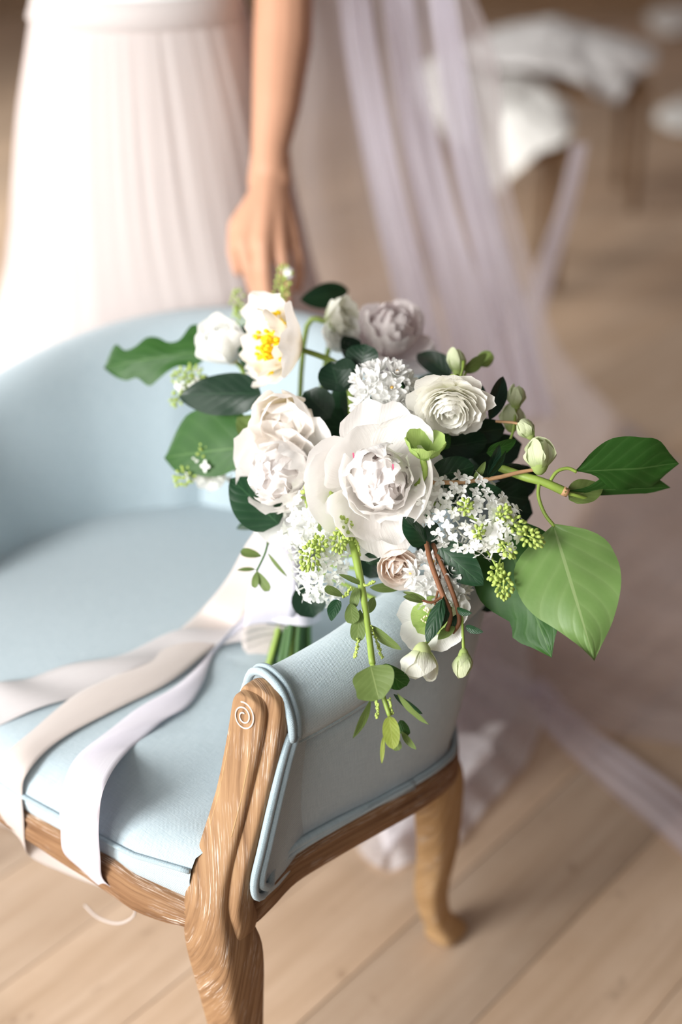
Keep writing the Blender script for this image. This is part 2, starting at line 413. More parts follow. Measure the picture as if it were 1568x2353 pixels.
for i in range(1, NS): ul.append(ul[-1] + (UC[i] - UC[i - 1]).length)
def loft(name, i0, i1, prof, mt, zf=None):
    idx = list(range(i0, i1 + 1)); V, U = [], []
    for i in idx:
        pr = prof(i); L = 0
        for k, (o, z) in enumerate(pr):
            if k: L += math.hypot(o - pr[k - 1][0], z - pr[k - 1][1])
            V.append(shell(i, o, z)); U.append((ul[i], L))
    n, m = len(idx), len(prof(i0)); Fc = grid_faces(n, m)
    if i0 == 0: Fc.append(tuple(range(m)))
    if i1 == NS - 1: Fc.append(tuple((n - 1) * m + j for j in range(m)))
    return make(name, V, Fc, mt, chair, uvs=U)
def prof_out(i):
    zt = ztop(i); zs = zt - .068
    return [(.018, .385), (.002, .40)] + [(-.004 * math.sin(math.pi * k / 8), .40 + (zs - .40) * k / 8) for k in range(9)] + [(.02, zs + .004)]
iB = 46
def prof_in(i):
    zt = ztop(i); zs = zt - .068
    s = abs(i / (NS - 1) - .5) * 2
    th = .105
    cz = .016 * math.exp(-((i - iB) / 1.3) ** 2) + .016 * math.exp(-((i - (NS - 1 - iB)) / 1.3) ** 2)
    pts = [(.012, zs), (-.006, zs + .003), (-.013, zs + .016), (-.013, zs + .036), (-.006, zs + .053), (.006, zt - .004), (.022, zt), (.038, zt - .003), (.052, zt - .013), (.061, zt - .032)]
    z0 = zt - .032
    for k in range(1, 10):
        q = k / 9; pts.append((.061 + (th - .061) * q + .010 * math.sin(math.pi * q) - cz * min(1, q * 3), z0 + (.415 - z0) * q))
    return pts
for nm, a, b in (('outside_arm', 0, 52), ('outside_back', 52, NS - 53), ('outside_arm', NS - 53, NS - 1)): loft(nm, a, b, prof_out, M_LINEN)
for nm, a, b in (('inside_arm', 0, iB), ('inside_back', iB, NS - 1 - iB), ('inside_arm', NS - 1 - iB, NS - 1)): loft(nm, a, b, prof_in, M_LINEN)
def welt(pts, r=.0035, name='piping', n=None, m=M_WELT): return tube(name, pts, r, m, chair, 8, n)
welt([shell(i, -.004, ztop(i) - .066) for i in range(0, NS)], .0032)
def rail_z(i):                                                # scalloped lower edge of the side rails
    x = abs(i / (NS - 1) - .5) * 2
    return .020 * math.sin(max(0, min(1, (1 - x) / .55)) * math.pi)
# wooden seat rail that runs round the shell
RP = cr([(-.022, .012, 0), (-.034, .05, 0)] + [(a, b, 0) for a, b in UP] + [(.634, .05, 0), (.622, .012, 0)], 141)
V, U = [], []; L = 0; RW = []
for i in range(141):
    t = (RP[min(i + 1, 140)] - RP[max(i - 1, 0)]).normalized(); nn = Vector((-t.y, t.x, 0))
    if nn.dot(Vector((.3, .25, 0)) - RP[i]) < 0: nn = -nn
    if i: L += (RP[i] - RP[i - 1]).length
    x = abs(i / 140 - .5) * 2; rz = .020 * math.sin(max(0, min(1, (.93 - x) / .55)) * math.pi) - .012 * sm(x, .9, 1)
    for k, (o, z) in enumerate([(.03, .407 + rz), (-.006, .405 + rz), (-.012, .400 + rz), (-.009, .392 + rz), (-.013, .385 + rz), (-.012, .374 + rz), (-.004, .364 + rz * 1.1), (.03, .364 + rz * 1.1)]):
        p = RP[i] + nn * o; V.append(C(p.x, p.y, z)); U.append((L, k * .01))
    p = RP[i] - nn * .007; RW.append(C(p.x, p.y, .411 + rz))
make('side_rail', V, grid_faces(141, 8), M_OAK, chair, uvs=U)
welt(RW[6:-6], .0040)
# arm posts: rounded-box sections swept from the rail up to an arched, scrolled top
def rsec(w, d, n=5, e=.35):
    """rounded rectangle: list of (x, y) in -w..w, -d..d"""
    out = []
    for k in range(24):
        a = 2 * math.pi * k / 24
        c, s = math.cos(a), math.sin(a)
        out.append((w * math.copysign(abs(c) ** e, c), d * math.copysign(abs(s) ** e, s)))
    return out
def sweep_post(name, rows, mt, mir, prt=None, e=.35):
    """rows: (a centre, b centre, z, half width along a, half depth along b)"""
    V, U = [], []; L = 0
    cs = [cr([(r[k], 0, 0) for r in rows], 44) for k in range(5)]
    cs = [[q.x for q in c] for c in cs]
    for k in range(44):
        a, b, z, wa, db = (c[k] for c in cs)
        if k: L += math.dist((a, b, z), pv)
        pv = (a, b, z)
        per = 0; sec = rsec(max(wa, .0006), max(db, .0006), e=e); 
        for j, (x, y) in enumerate(sec):
            if j: per += math.dist(sec[j], sec[j - 1])
            aa = a + x
            V.append(C(.6 - aa if mir else aa, b + y, z)); U.append((L, per))
    Fc = grid_faces(44, 24, True); Fc.append(tuple(range(24))); Fc.append(tuple(43 * 24 + j for j in range(24)))
    return make(name, V, Fc, mt, prt or chair, uvs=U)
for mir in (False, True):
    post = sweep_post('front_leg', [(-.022, .020, 0, .012, .012), (-.022, .020, .003, .018, .018), (-.022, .022, .018, .022, .022), (-.020, .028, .05, .018, .018), (-.018, .030, .12, .0185, .019), (-.017, .029, .19, .0205, .022),
        (-.016, .026, .25, .024, .026), (-.016, .022, .30, .028, .029), (-.016, .017, .34, .031, .029), (-.015, .012, .37, .030, .025), (-.013, .009, .395, .027, .020), (-.012, .012, .42, .0235, .018), (-.012, .028, .46, .021, .016),
        (-.013, .050, .51, .0195, .014), (-.014, .066, .56, .0200, .013), (-.014, .075, .590, .0205, .013), (-.014, .077, .603, .0185, .013), (-.014, .077, .610, .0125, .012), (-.014, .077, .612, .003, .010)], M_OAKV, mir)
    back = sweep_post('post_moulding', [(-.016, .016, .33, .010, .008), (-.021, .020, .358, .021, .015), (-.025, .020, .385, .024, .016), (-.026, .018, .41, .022, .014), (-.025, .030, .45, .022, .013), (-.024, .053, .50, .0225, .012),
        (-.022, .073, .555, .0255, .012), (-.020, .083, .590, .027, .012), (-.020, .085, .605, .025, .011), (-.020, .086, .614, .018, .010), (-.020, .086, .617, .004, .008)], M_OAKV, mir)
    # carved volute and edge beads on the front face
    sp = []
    for k in range(60):
        a = k / 59 * 4.2 * math.pi; r = .0140 - .011 * k / 59
        aa = -.013 + r * math.cos(a + 1.2); sp.append(C(.6 - aa if mir else aa, .0615 + .22 * r * math.sin(a + 1.2), .592 + r * math.sin(a + 1.2)))
    tube('carved_scroll', sp, .0008, M_WASH, post, 6)
    for dx in (-.0145, .0125):
        zz = [.572, .55, .53, .51, .48]; bc = [.0575, .0503, .0437, .0365, .0225]; wd = [1.0, 1.0, 1.0, 1.0, 1.02]
        tube('edge_bead', [C((.6 - (-.0125 + dx * q)) if mir else -.0125 + dx * q, b + .0006, z) for z, b, q in zip(zz, bc, wd)], .0011, M_OAK2, post, 6, 24)
    # double welt that edges the upholstery behind the post
    e = NS - 1 if mir else 0
    LOW = [(-.049, .086, .572), (-.050, .072, .548), (-.051, .054, .507), (-.052, .037, .466), (-.052, .026, .437), (-.052, .027, .418), (-.050, .040, .408)]
    for off in (0, 1):
        pin = [shell(e, o + (-.003 if o < .02 else 0), z + (.002 if o > 0 else 0)) for o, z in prof_in(e)[2:14]]
        low = [(a - .002 * off, b + .0085 * off, z + (.007 * off if z < .43 else 0)) for a, b, z in LOW]
        rw = [RW[k] + Vector((0, 0, dz * off)) for k, dz in zip((-9, -13, -20, -30) if mir else (8, 12, 19, 29), (.007, .006, .003, -.004))]
        pts = list(reversed(rw)) + [C(.6 - a if mir else a, b, z) for a, b, z in reversed(low)] + [p + BV * (.0085 * off - .002) for p in pin]
        welt(pts, .0042, 'double_welt', 80)
    # upholstery between the welt and the first section of the side panel
    V, U = [], []
    for k, (a, b, z) in enumerate([(-.040, .096, .580)] + [(a + .003, b + .004, z) for a, b, z in LOW[:6]] + [(-.046, .045, .396)]):
        for j in range(4):
            p0 = C(.6 - a if mir else a, b, z); p1 = shell(e + (-3 if mir else 3), 0, z)
            V.append(p0.lerp(p1, j / 3)); U.append(((p1 - p0).length * j / 3, z))
    make('panel_corner', V, grid_faces(8, 4), M_LINEN, chair, uvs=U)
    # rear leg, raked back
    sweep_post('rear_leg', [(-.038, .352, .385, .016, .022), (-.037, .360, .35, .022, .029), (-.030, .374, .29, .023, .028), (-.020, .390, .21, .0205, .024), (-.006, .402, .13, .018, .020),
        (.002, .424, .07, .016, .018), (.006, .448, .032, .018, .022), (.006, .458, .012, .022, .027), (.006, .460, .003, .020, .024), (.006, .460, 0, .014, .018)], M_OAK2, mir, e=.55)
# seat
def bow(a): q = (a - .3) / .3; return -.014 - .014 * (1 - q * q) + .012 * max(0, abs(q) - .8) / .2
nA, nB = 41, 40
V, U = [], []
def seat_pt(x, y):
    """x 0..1 across, y 0..1 front to back"""
    b = bow(x * .6) + y * .62
    hw = .311 + .014 * sm(b, .05, .2) - .15 * sm(b, .38, .62)
    if b < .05: hw = .295 + .016 * sm(b, -.004, .03)
    a = .3 + (x * 2 - 1) * hw
    crown = .034 * (1 - abs(2 * x - 1) ** 2.6) * (1 - abs(2 * y - 1) ** 3) + .026
    edge = math.sqrt(max(0, 1 - max(0, 1 - y / .06) ** 2)) if y < .06 else 1
    z = .438 + crown * edge * .9
    return C(a, b, z)
for j in range(nB):
    y = (j / (nB - 1)) ** 1.3
    for i in range(nA):
        p = seat_pt(i / (nA - 1), y); V.append(p); q = p - P0; U.append((q.dot(AV), q.dot(BV)))
front = []
seat = make('seat', V, grid_faces(nB, nA), M_LINEN, chair, uvs=U)
V, U = [], []
for j, (db, z) in enumerate([(0, .438), (-.003, .432), (-.003, .424), (-.001, .418), (.01, .412)]):
    for i in range(nA):
        x = i / (nA - 1); p = seat_pt(x, 0); p = p + BV * db; p.z = z + .0
        dip = .022 * max(0, abs(2 * x - 1) - .7) / .3
        p.z -= dip * j / 4
        V.append(p); U.append(((p - P0).dot(AV), z))
make('seat_border', V, grid_faces(5, nA), M_LINEN, chair, uvs=U)
welt([seat_pt(i / 60, 0) + Vector((0, 0, 0)) - BV * .002 for i in range(61)], .0028)
# front rail: serpentine apron
V, U = [], []
for i in range(49):
    x = i / 48; q = abs(2 * x - 1); a = .004 + .592 * x; p = seat_pt(min(1, max(0, (x - .01) / .98)), 0)
    a0 = (p - P0).dot(AV); b0 = bow(x * .6)
    dip = .022 * max(0, q - .7) / .3
    arch = -.018 * sm(q, .55, .95) + .006 * math.cos(q * math.pi * 1.6)
    for k, (db, z) in enumerate([(.012, .420 - dip), (-.004, .419 - dip), (-.008, .414 - dip), (-.006, .408 - dip), (-.009, .399 - dip * .6), (-.008, .386 + arch), (-.001, .379 + arch), (.02, .377 + arch), (.022, .42 - dip)]):
        V.append(C(a, b0 + db, z)); U.append((a, k * .01))
make('front_rail', V, grid_faces(49, 9), M_OAK, chair, uvs=U)
V, Fc, _ = boxdata(0, 0, 0, .50, .38, .02)
Vb = [C(.3 + v.x, .22 + v.y, .388 + v.z) for v in V]
make('seat_deck', Vb, Fc, M_DARKWOOD, chair, False)

# ------------------------------------------------------------------ person
def capsule(p0, r0, p1, r1, seg=14, ring=5):
    p0, p1 = Vector(p0), Vector(p1); z = (p1 - p0)
    z = z.normalized() if z.length > 1e-6 else Vector((0, 0, 1)); x = z.orthogonal().normalized(); y = z.cross(x)
    V = []
    for k in range(ring + 1):
        a = -math.pi / 2 + math.pi / 2 * k / ring
        for j in range(seg):
            t = 2 * math.pi * j / seg; V.append(p0 + (x * math.cos(t) + y * math.sin(t)) * (r0 * math.cos(a)) + z * (r0 * math.sin(a)))
    for k in range(ring + 1):
        a = math.pi / 2 * k / ring
        for j in range(seg):
            t = 2 * math.pi * j / seg; V.append(p1 + (x * math.cos(t) + y * math.sin(t)) * (r1 * math.cos(a)) + z * (r1 * math.sin(a)))
    return V, grid_faces(2 * ring + 2, seg, True), None
def ellipsoid(c, rx, ry, rz, seg=20, ring=12):
    V = []
    for k in range(ring + 1):
        a = -math.pi / 2 + math.pi * k / ring
        for j in range(seg):
            t = 2 * math.pi * j / seg; V.append(Vector(c) + Vector((rx * math.cos(a) * math.cos(t), ry * math.cos(a) * math.sin(t), rz * math.sin(a))))
    return V, grid_faces(ring + 1, seg, True), None
HX, HY = -.290, 2.16
caps = []
def chain(pts, rs):
    for k in range(len(pts) - 1): caps.append(capsule(pts[k], rs[k], pts[k + 1], rs[k + 1]))
for k, (z, rx, ry) in enumerate([(.92, .165, .125), (1.0, .15, .115), (1.08, .132, .105), (1.16, .135, .105), (1.25, .15, .11), (1.34, .145, .10), (1.41, .10, .075)]):
    caps.append(ellipsoid((HX, HY, z), rx, ry, .085))
chain([(HX, HY + .01, 1.42), (HX, HY - .005, 1.53)], [.05, .045])
caps.append(ellipsoid((HX, HY - .015, 1.62), .072, .092, .112)); caps.append(ellipsoid((HX, HY - .05, 1.565), .05, .055, .05))
caps.append(capsule((HX, HY - .104, 1.625), .009, (HX, HY - .121, 1.60), .011))
for s in (-1, 1):
    caps.append(ellipsoid((HX + s * .074, HY, 1.615), .008, .018, .03)); caps.append(ellipsoid((HX + s * .03, HY - .098, 1.632), .016, .01, .008))
    chain([(HX + s * .09, HY, .90), (HX + s * .10, HY - .01, .5), (HX + s * .10, HY + .02, .08)], [.085, .055, .036])
    caps.append(capsule((HX + s * .10, HY + .03, .035), .033, (HX + s * .11, HY - .12, .03), .028))
caps.append(capsule((HX - .02, HY - .104, 1.568), .008, (HX + .02, HY - .104, 1.568), .008))
# her left arm (on the right of the picture), hand on the chair back
sh = Vector((HX + .165, HY + .0, 1.365)); el = W(655, -60, 2.005)
wr = W(621, 392, 1.975)
chain([(HX + .1, HY, 1.38), sh, sh.lerp(el, .5) + Vector((.012, 0, 0)), el], [.055, .052, .046, .040])
f1 = W(650, 90, 2.0); f2 = W(636, 240, 1.985)
chain([el, f1, f2, W(622, 340, 1.978), wr], [.041, .0415, .034, .0265, .0255])
caps.append(capsule(W(606, 360, 1.978), .018, W(602, 420, 1.975), .020)); caps.append(capsule(W(636, 360, 1.978), .020, W(640, 420, 1.975), .019))
caps.append(capsule(W(655, 384, 1.985), .009, W(650, 392, 1.985), .009))
def HP(u, v, t): return W(u, v, t)
# palm: four metacarpals plus the ball of the thumb
kn = [HP(563, 560, 1.955), HP(604, 560, 1.945), HP(641, 556, 1.955), HP(672, 545, 1.972)]
for k, q in enumerate(kn):
    caps.append(capsule(wr + (q - wr) * .12, .0205, q, (.0145, .0145, .0135, .0125)[k]))
for k in range(3): caps.append(capsule(wr.lerp(kn[k], .55), .017, wr.lerp(kn[k + 1], .55), .017))
fing = [([(563, 560, 1.955), (572, 615, 1.952), (585, 662, 1.965), (598, 702, 1.975)], [.0125, .0105, .0095, .0080]),
        ([(604, 560, 1.945), (607, 618, 1.943), (613, 672, 1.958), (620, 718, 1.975)], [.0130, .0110, .0098, .0085]),
        ([(641, 556, 1.955), (650, 608, 1.955), (656, 655, 1.968), (658, 700, 1.985)], [.0122, .0100, .0092, .0080]),
        ([(672, 545, 1.972), (685, 590, 1.975), (689, 632, 1.985), (682, 664, 1.995)], [.0112, .0092, .0083, .0072])]
for pts, rs in fing: chain([HP(*p) for p in pts], rs)
chain([wr.lerp(kn[0], .35), HP(549, 520, 1.975), HP(541, 578, 1.985), HP(548, 622, 1.99)], [.018, .0155, .0115, .0085])
# her right arm hangs at the other side
el2 = Vector((HX - .250, HY + .03, 1.08)); wr2 = Vector((HX - .262, HY - .03, .86))
sh2 = Vector((HX - .165, HY, 1.365))
chain([(HX - .1, HY, 1.38), sh2, el2], [.055, .052, .041]); chain([el2, el2.lerp(wr2, .35), wr2], [.041, .040, .026])
for k in range(4):
    q = wr2 + Vector((-.01 + .004 * k, -.035 + .020 * k, -.085)); caps.append(capsule(wr2, .021, q, .013))
    chain([q, q + Vector((.004, -.006, -.04)), q + Vector((.012, -.006, -.07 + .006 * abs(k - 1)))], [.0115, .010, .008])
chain([wr2, wr2 + Vector((.01, -.045, -.05)), wr2 + Vector((.018, -.05, -.09))], [.017, .013, .009])
V, Fc, _ = merge(caps)
tmp = make('person', V, Fc, M_SKIN)
md = tmp.modifiers.new('r', 'REMESH'); md.mode = 'VOXEL'; md.voxel_size = .0034; md.use_smooth_shade = True
md2 = tmp.modifiers.new('s', 'SMOOTH'); md2.iterations = 5; md2.factor = .5
dg = bpy.context.evaluated_depsgraph_get()
me = bpy.data.meshes.new_from_object(tmp.evaluated_get(dg)); me.name = 'person'
tmp.modifiers.clear(); tmp.data = me
if not me.materials: me.materials.append(M_SKIN)
me.polygons.foreach_set('use_smooth', [True] * len(me.polygons))
person = tag(tmp, 'bride in white top, pleated blush skirt and long sheer veil, hand on chair back', 'person')
# ring
rc = HP(650, 612, 1.955); rax = (HP(656, 655, 1.968) - rc).normalized(); rx = rax.orthogonal().normalized(); ry = rax.cross(rx)
ringo = tube('ring', [rc + (rx * math.cos(a) + ry * math.sin(a)) * .0108 for a in [2 * math.pi * k / 24 for k in range(25)]], .0012, M_SILVER, person, 6)
g = W(662, 628, 1.935)
V = [g + cdir(1, 0, .2) * .006 * math.cos(a) * s + cdir(0, 1, .1) * .006 * math.sin(a) * s + cdir(0, 0, 1) * d for s, d in ((.1, -.004), (.9, 0), (1, .002), (.6, .004), (.05, .0042)) for a in [2 * math.pi * k / 8 for k in range(8)]]
make('gemstone', V, grid_faces(5, 8, True), M_GEM, ringo, False)
# top
V, Fc = [], []
for k, (z, rx, ry) in enumerate([(1.072, .150, .124), (1.085, .147, .122), (1.12, .142, .116), (1.18, .143, .113), (1.26, .157, .122), (1.33, .150, .112), (1.36, .13, .10)]):
    for j in range(48):
        a = 2 * math.pi * j / 48; V.append(Vector((HX + rx * math.cos(a), HY + ry * math.sin(a), z + .010 * math.cos(a))))
make('top', V, grid_faces(7, 48, True), M_TOP, person)
# hair: a low chignon cap
V, Fc, _ = merge([ellipsoid((HX, HY + .012, 1.645), .082, .098, .105), ellipsoid((HX, HY + .10, 1.56), .055, .045, .05)])
make('hair', V, Fc, M_HAIR, person)
# skirt
nR, nT = 60, 360
prof = [(1.095, .145, .116), (1.02, .166, .136), (.92, .192, .160), (.80, .214, .186), (.64, .25, .23), (.45, .325, .30), (.25, .39, .365), (.08, .435, .41), (.012, .50, .46), (.006, .60, .53)]
zs, rxs, rys = (crs([p[k] for p in prof], nR) for k in range(3))
V, U = [], []
for i in range(nR):
    q = i / (nR - 1)
    for j in range(nT):
        a = 2 * math.pi * j / nT
        fold = (.22 * math.sin(46 * a + 3.2 * math.sin(3 * a + 2 * q)) + .8 * noise.noise(Vector((math.cos(a) * 11, math.sin(a) * 11, q * .9))) + .6 * noise.noise(Vector((math.cos(a) * 24, math.sin(a) * 24, q * 1.6)))) * (.0006 + .011 * q ** .9)
        fold *= .6 + .6 * noise.noise(Vector((math.cos(a) * 3, math.sin(a) * 3, q * 1.5)))
        rx, ry = rxs[i] + fold, rys[i] + fold
        z = zs[i] + (.010 * max(0, noise.noise(Vector((a * 4, q * 3, 0)))) if q > .9 else 0)
        p = Vector((HX + .02 * q + rx * math.cos(a), HY - .02 * q + ry * math.sin(a), max(.004, z)))
        pa, pb = (p - P0).dot(AV), (p - P0).dot(BV)
        if True:                                   # the cloth stays behind the chair back
            lim = .735 - 2.2 * max(0, abs(pa - .32) - .12) ** 2
            dl = lim - .02 - pb; p = p + BV * (.5 * (dl + math.sqrt(dl * dl + .0025)) * sm(p.z, .1, .4))
        V.append(p); U.append((q, a * .3))
skirt = make('skirt', V, grid_faces(nR, nT, True), M_SKIRT, person, uvs=U)
V = []
for z, rx, ry in [(1.05, .146, .118), (1.048, .150, .122), (1.03, .153, .126), (1.012, .160, .131), (1.010, .155, .127)]:
    for j in range(64):
        a = 2 * math.pi * j / 64; V.append(Vector((HX + rx * math.cos(a), HY + ry * math.sin(a), z + .045)))
make('waistband', V, grid_faces(5, 64, True), M_SKIRT, skirt)
# frayed hem flounces that lie on the boards behind the chair
hrs = random.Random(11)
def flounce(path, width, seed, lift=.05):
    r = random.Random(seed); n, m = 90, 9
    P = cr([atz(u, v, 0) for u, v in path], n); V, U = [], []
    for i in range(n):
        t = (P[min(i + 1, n - 1)] - P[max(i - 1, 0)]).normalized(); nn = Vector((t.y, -t.x, 0))
        jag = 1 + .35 * noise.noise(Vector((i * .33, seed, 0))) + .15 * r.random()
        for j in range(m):
            q = j / (m - 1)
            p = P[i] + nn * (width * jag * (q - 1))
            p.z = .006 + lift * (1 - q) ** 1.5 + .022 * (1 + math.sin(i * .62 + seed + q)) * (1 - abs(q - .45) * 1.6 if abs(q - .45) < .6 else 0)
            p.z = max(p.z, .004); V.append(p); U.append((i * .01, q))
    return make('hem_flounce', V, grid_faces(n, m), M_HEM, skirt, uvs=U)
flounce([(820, 1960), (880, 2010), (960, 1990), (1030, 1970), (1090, 1900), (1150, 1830), (1210, 1760), (1245, 1660), (1230, 1570)], .20, 1.3, .10)
flounce([(840, 1900), (930, 1930), (1020, 1880), (1090, 1800), (1150, 1720), (1190, 1640), (1180, 1540)], .22, 4.1, .14)
flounce([(900, 1850), (1000, 1800), (1070, 1720), (1120, 1640), (1150, 1540), (1130, 1440)], .22, 7.7, .18)
# veil: a sheer sheet from the head to a train on the floor
def fl(u, v): return atz(u, v, .008)
hd = Vector((HX + .06, HY + .11, 1.62))
GU = [[hd + Vector((-.05, .02, -.05)), aty(640, 0, 2.42), aty(650, 400, 2.42), aty(700, 800, 2.42), aty(820, 1150, 2.38), fl(1000, 1480), fl(1120, 1560), fl(1260, 1640), fl(1420, 1690), fl(1640, 1720)],
      [hd + Vector((-.02, .02, -.02)), aty(818, 0, 2.27), aty(885, 400, 2.26), aty(975, 800, 2.25), aty(1050, 1130, 2.24), fl(1150, 1400), fl(1270, 1490), fl(1420, 1560), fl(1560, 1600), fl(1720, 1640)],
      [hd, aty(930, 0, 2.30), aty(985, 400, 2.30), aty(1080, 800, 2.30), aty(1140, 1080, 2.32), fl(1230, 1300), fl(1360, 1380), fl(1500, 1440), fl(1640, 1480), fl(1760, 1520)],
      [hd + Vector((.02, .02, 0)), aty(1030, 0, 2.28), aty(1110, 400, 2.28), aty(1212, 800, 2.32), aty(1260, 1000, 2.42), fl(1340, 1180), fl(1450, 1260), fl(1570, 1320), fl(1680, 1350), fl(1800, 1380)],
      [hd + Vector((.03, .06, -.02)), aty(1090, 0, 2.55), aty(1170, 400, 2.6), aty(1260, 720, 2.7), aty(1330, 850, 2.8), fl(1420, 960), fl(1520, 1040), fl(1620, 1090), fl(1720, 1120), fl(1850, 1150)]]
def sheet(name, guides, n, m, mt, parent, folds, amp, seed=0.0):
    Gs = [cr(g, n) for g in guides]; V, U = [], []
    for i in range(n):
        row = cr([g[i] for g in Gs], m)
        for j in range(m):
            a, b = row[max(j - 1, 0)], row[min(j + 1, m - 1)]
            t = (b - a); dn = (Gs[0][min(i + 1, n - 1)] - Gs[0][max(i - 1, 0)]); nn = t.cross(dn)
            nn = nn.normalized() if nn.length > 1e-9 else Vector((0, 1, 0))
            q = j / (m - 1); d = (math.sin(q * folds * 2 * math.pi + 1.5 * math.sin(i * .06 + seed)) * (.7 if row[j].z > .05 else .15) + .6 * noise.noise(Vector((q * folds * .8, i * .05, seed)))) * amp
            p = row[j] + nn * d; p.z = max(p.z, .003 + .0006 * (j % 3)); V.append(p); U.append((i * .03, q))
    return make(name, V, grid_faces(n, m), mt, parent, uvs=U)
veil = sheet('veil', GU, 110, 120, M_TULLE, person, 5, .014)
def strip(name, pts, w0, w1, folds, seed, amp=.008, m=14):
    """a gathered pleat along a pixel path (u, v, Y or None for the floor)"""
    L, Rr = [], []
    k = len(pts)
    for i, (u, v, y) in enumerate(pts):
        ww = w0 + (w1 - w0) * i / (k - 1)
        f = (lambda uu: fl(uu, v)) if y is None else (lambda uu: aty(uu, v, y))
        L.append(f(u - ww / 2)); Rr.append(f(u + ww / 2))
    return sheet(name, [L, [a.lerp(b, .5) for a, b in zip(L, Rr)], Rr], 80, m, M_TULLE2, veil, folds, amp, seed)
strip('veil_pleat', [(800, -150, 2.25), (830, 120, 2.25), (885, 420, 2.24), (960, 720, 2.23), (1040, 1000, 2.22), (1100, 1250, 2.22)], 70, 90, 2.5, .3)
strip('veil_pleat', [(905, -150, 2.26), (930, 120, 2.26), (985, 420, 2.26), (1070, 720, 2.26), (1130, 1000, 2.28)], 60, 120, 2, 2.3)
strip('veil_pleat', [(1000, -150, 2.25), (1035, 120, 2.25), (1090, 420, 2.25), (1165, 720, 2.27), (1225, 960, 2.36)], 50, 110, 2.5, 1.1)
strip('veil_pleat', [(1335, 330, 2.9), (1300, 480, 2.9), (1255, 620, 2.88), (1215, 760, 2.85), (1200, 900, 2.8)], 34, 60, 1.5, 4.1)
tr = [(fl(1180, 1590), fl(1250, 1560)), (fl(1275, 1700), fl(1330, 1650)), (fl(1400, 1820), fl(1455, 1740)), (fl(1500, 1900), fl(1568, 1820)), (fl(1620, 2010), fl(1690, 1930)), (fl(1760, 2120), fl(1830, 2040))]
sheet('train_edge', [[a for a, b in tr], [a.lerp(b, .5) for a, b in tr], [b for a, b in tr]], 60, 16, M_TULLE2, veil, 3, .006, 3.3)

# ------------------------------------------------------------------ background seats with sheepskins
def stool(loc, w_, d_, h_, label):
    t = thing('bench', loc, label, 'bench')
    x, y, z = loc
    V, Fc, _ = boxdata(x, y, h_ - .02, w_, d_, .04); make('seat', V, Fc, M_DARKWOOD, t, False)
    for sx in (-1, 1):
        for sy in (-1, 1):
            tube('leg', [(x + sx * (w_ / 2 - .03), y + sy * (d_ / 2 - .03), h_ - .02), (x + sx * (w_ / 2 - .02), y + sy * (d_ / 2 - .02), 0)], [.02, .013], M_DARKWOOD, t, 8, 3)
    return t
def skin_throw(name, pts, z0, mt, label, seed, drop):
    """irregular fleece: outline (world xy offsets), draped over a seat"""
    c = Vector((0, 0, 0))
    for p in pts: c += p
    c /= len(pts); n = 64; m = 12
    ring = cr(pts + [pts[0]], n + 1)[:-1]; V, U = [], []
    for k in range(m + 1):
        q = k / m
        for j in range(n):
            p = c.lerp(ring[j], q)
            nz = noise.noise(Vector((p.x * 14, p.y * 14, seed)))
            p = p + (ring[j] - c).normalized() * (nz * .02 * q)
            p.z += .03 * (1 - q ** 4) + .012 * nz + .01 * noise.noise(Vector((p.x * 40, p.y * 40, seed)))
            V.append(p); U.append((q, j / n))
    base = len(V)
    for k in range(m + 1):
        for j in range(n): p = V[k * n + j].copy(); p.z -= .022 * (1 - (k / m) ** 6); V.append(p); U.append((0, 0))
    Fc = grid_faces(m + 1, n, True) + [tuple(reversed(f)) for f in grid_faces(m + 1, n, True, base)]
    return tag(make(name, V, Fc, mt, uvs=U), label, 'sheepskin', 'sheepskins on the benches behind the veil')
def px_ring(lst): return [aty(u, v, y) for u, v, y in lst]
b1 = aty(1130, 260, 4.15)
stool((b1.x, b1.y, 0), .42, .36, .42, 'dark wooden bench under the ivory sheepskin behind the veil')
skin_throw('sheepskin', px_ring([(955, 150, 4.25), (1020, 130, 4.32), (1120, 155, 4.32), (1220, 185, 4.3), (1290, 230, 4.2), (1325, 275, 4.05), (1300, 320, 3.93), (1240, 350, 3.9), (1190, 390, 3.88), (1140, 440, 3.87), (1100, 430, 3.87), (1060, 350, 3.9), (1000, 280, 3.98), (955, 220, 4.1)]), .42, M_FUR, 'ivory sheepskin draped over a dark bench beyond the veil', 1.0, .1)
b2 = aty(1290, 130, 4.95)
stool((b2.x, b2.y, 0), .55, .36, .42, 'dark wooden bench under the grey sheepskin near the brick wall')
skin_throw('sheepskin', px_ring([(1050, 110, 5.1), (1130, 70, 5.2), (1240, 42, 5.25), (1310, 50, 5.25), (1400, 80, 5.15), (1490, 110, 5.05), (1515, 145, 4.9), (1470, 165, 4.85), (1440, 200, 4.75), (1415, 235, 4.7), (1370, 215, 4.7), (1340, 190, 4.75), (1280, 170, 4.8), (1200, 155, 4.85), (1110, 150, 4.95)]), .42, M_FURG, 'grey sheepskin spread over a dark bench', 5.0, .1)
skin_throw('sheepskin', [atz(u, v, .03) for u, v in [(1510, 255), (1560, 235), (1640, 240), (1680, 270), (1640, 300), (1560, 300), (1515, 285)]], .03, M_FUR, 'small ivory sheepskin scrap lying on the floorboards', 9.0, .0)
skin_throw('sheepskin', [atz(u, v, .03) for u, v in [(1485, 40), (1530, 15), (1600, 20), (1620, 50), (1560, 75), (1510, 70)]], .03, M_FUR, 'ivory sheepskin scrap lying by the brick wall', 3.0, .0)

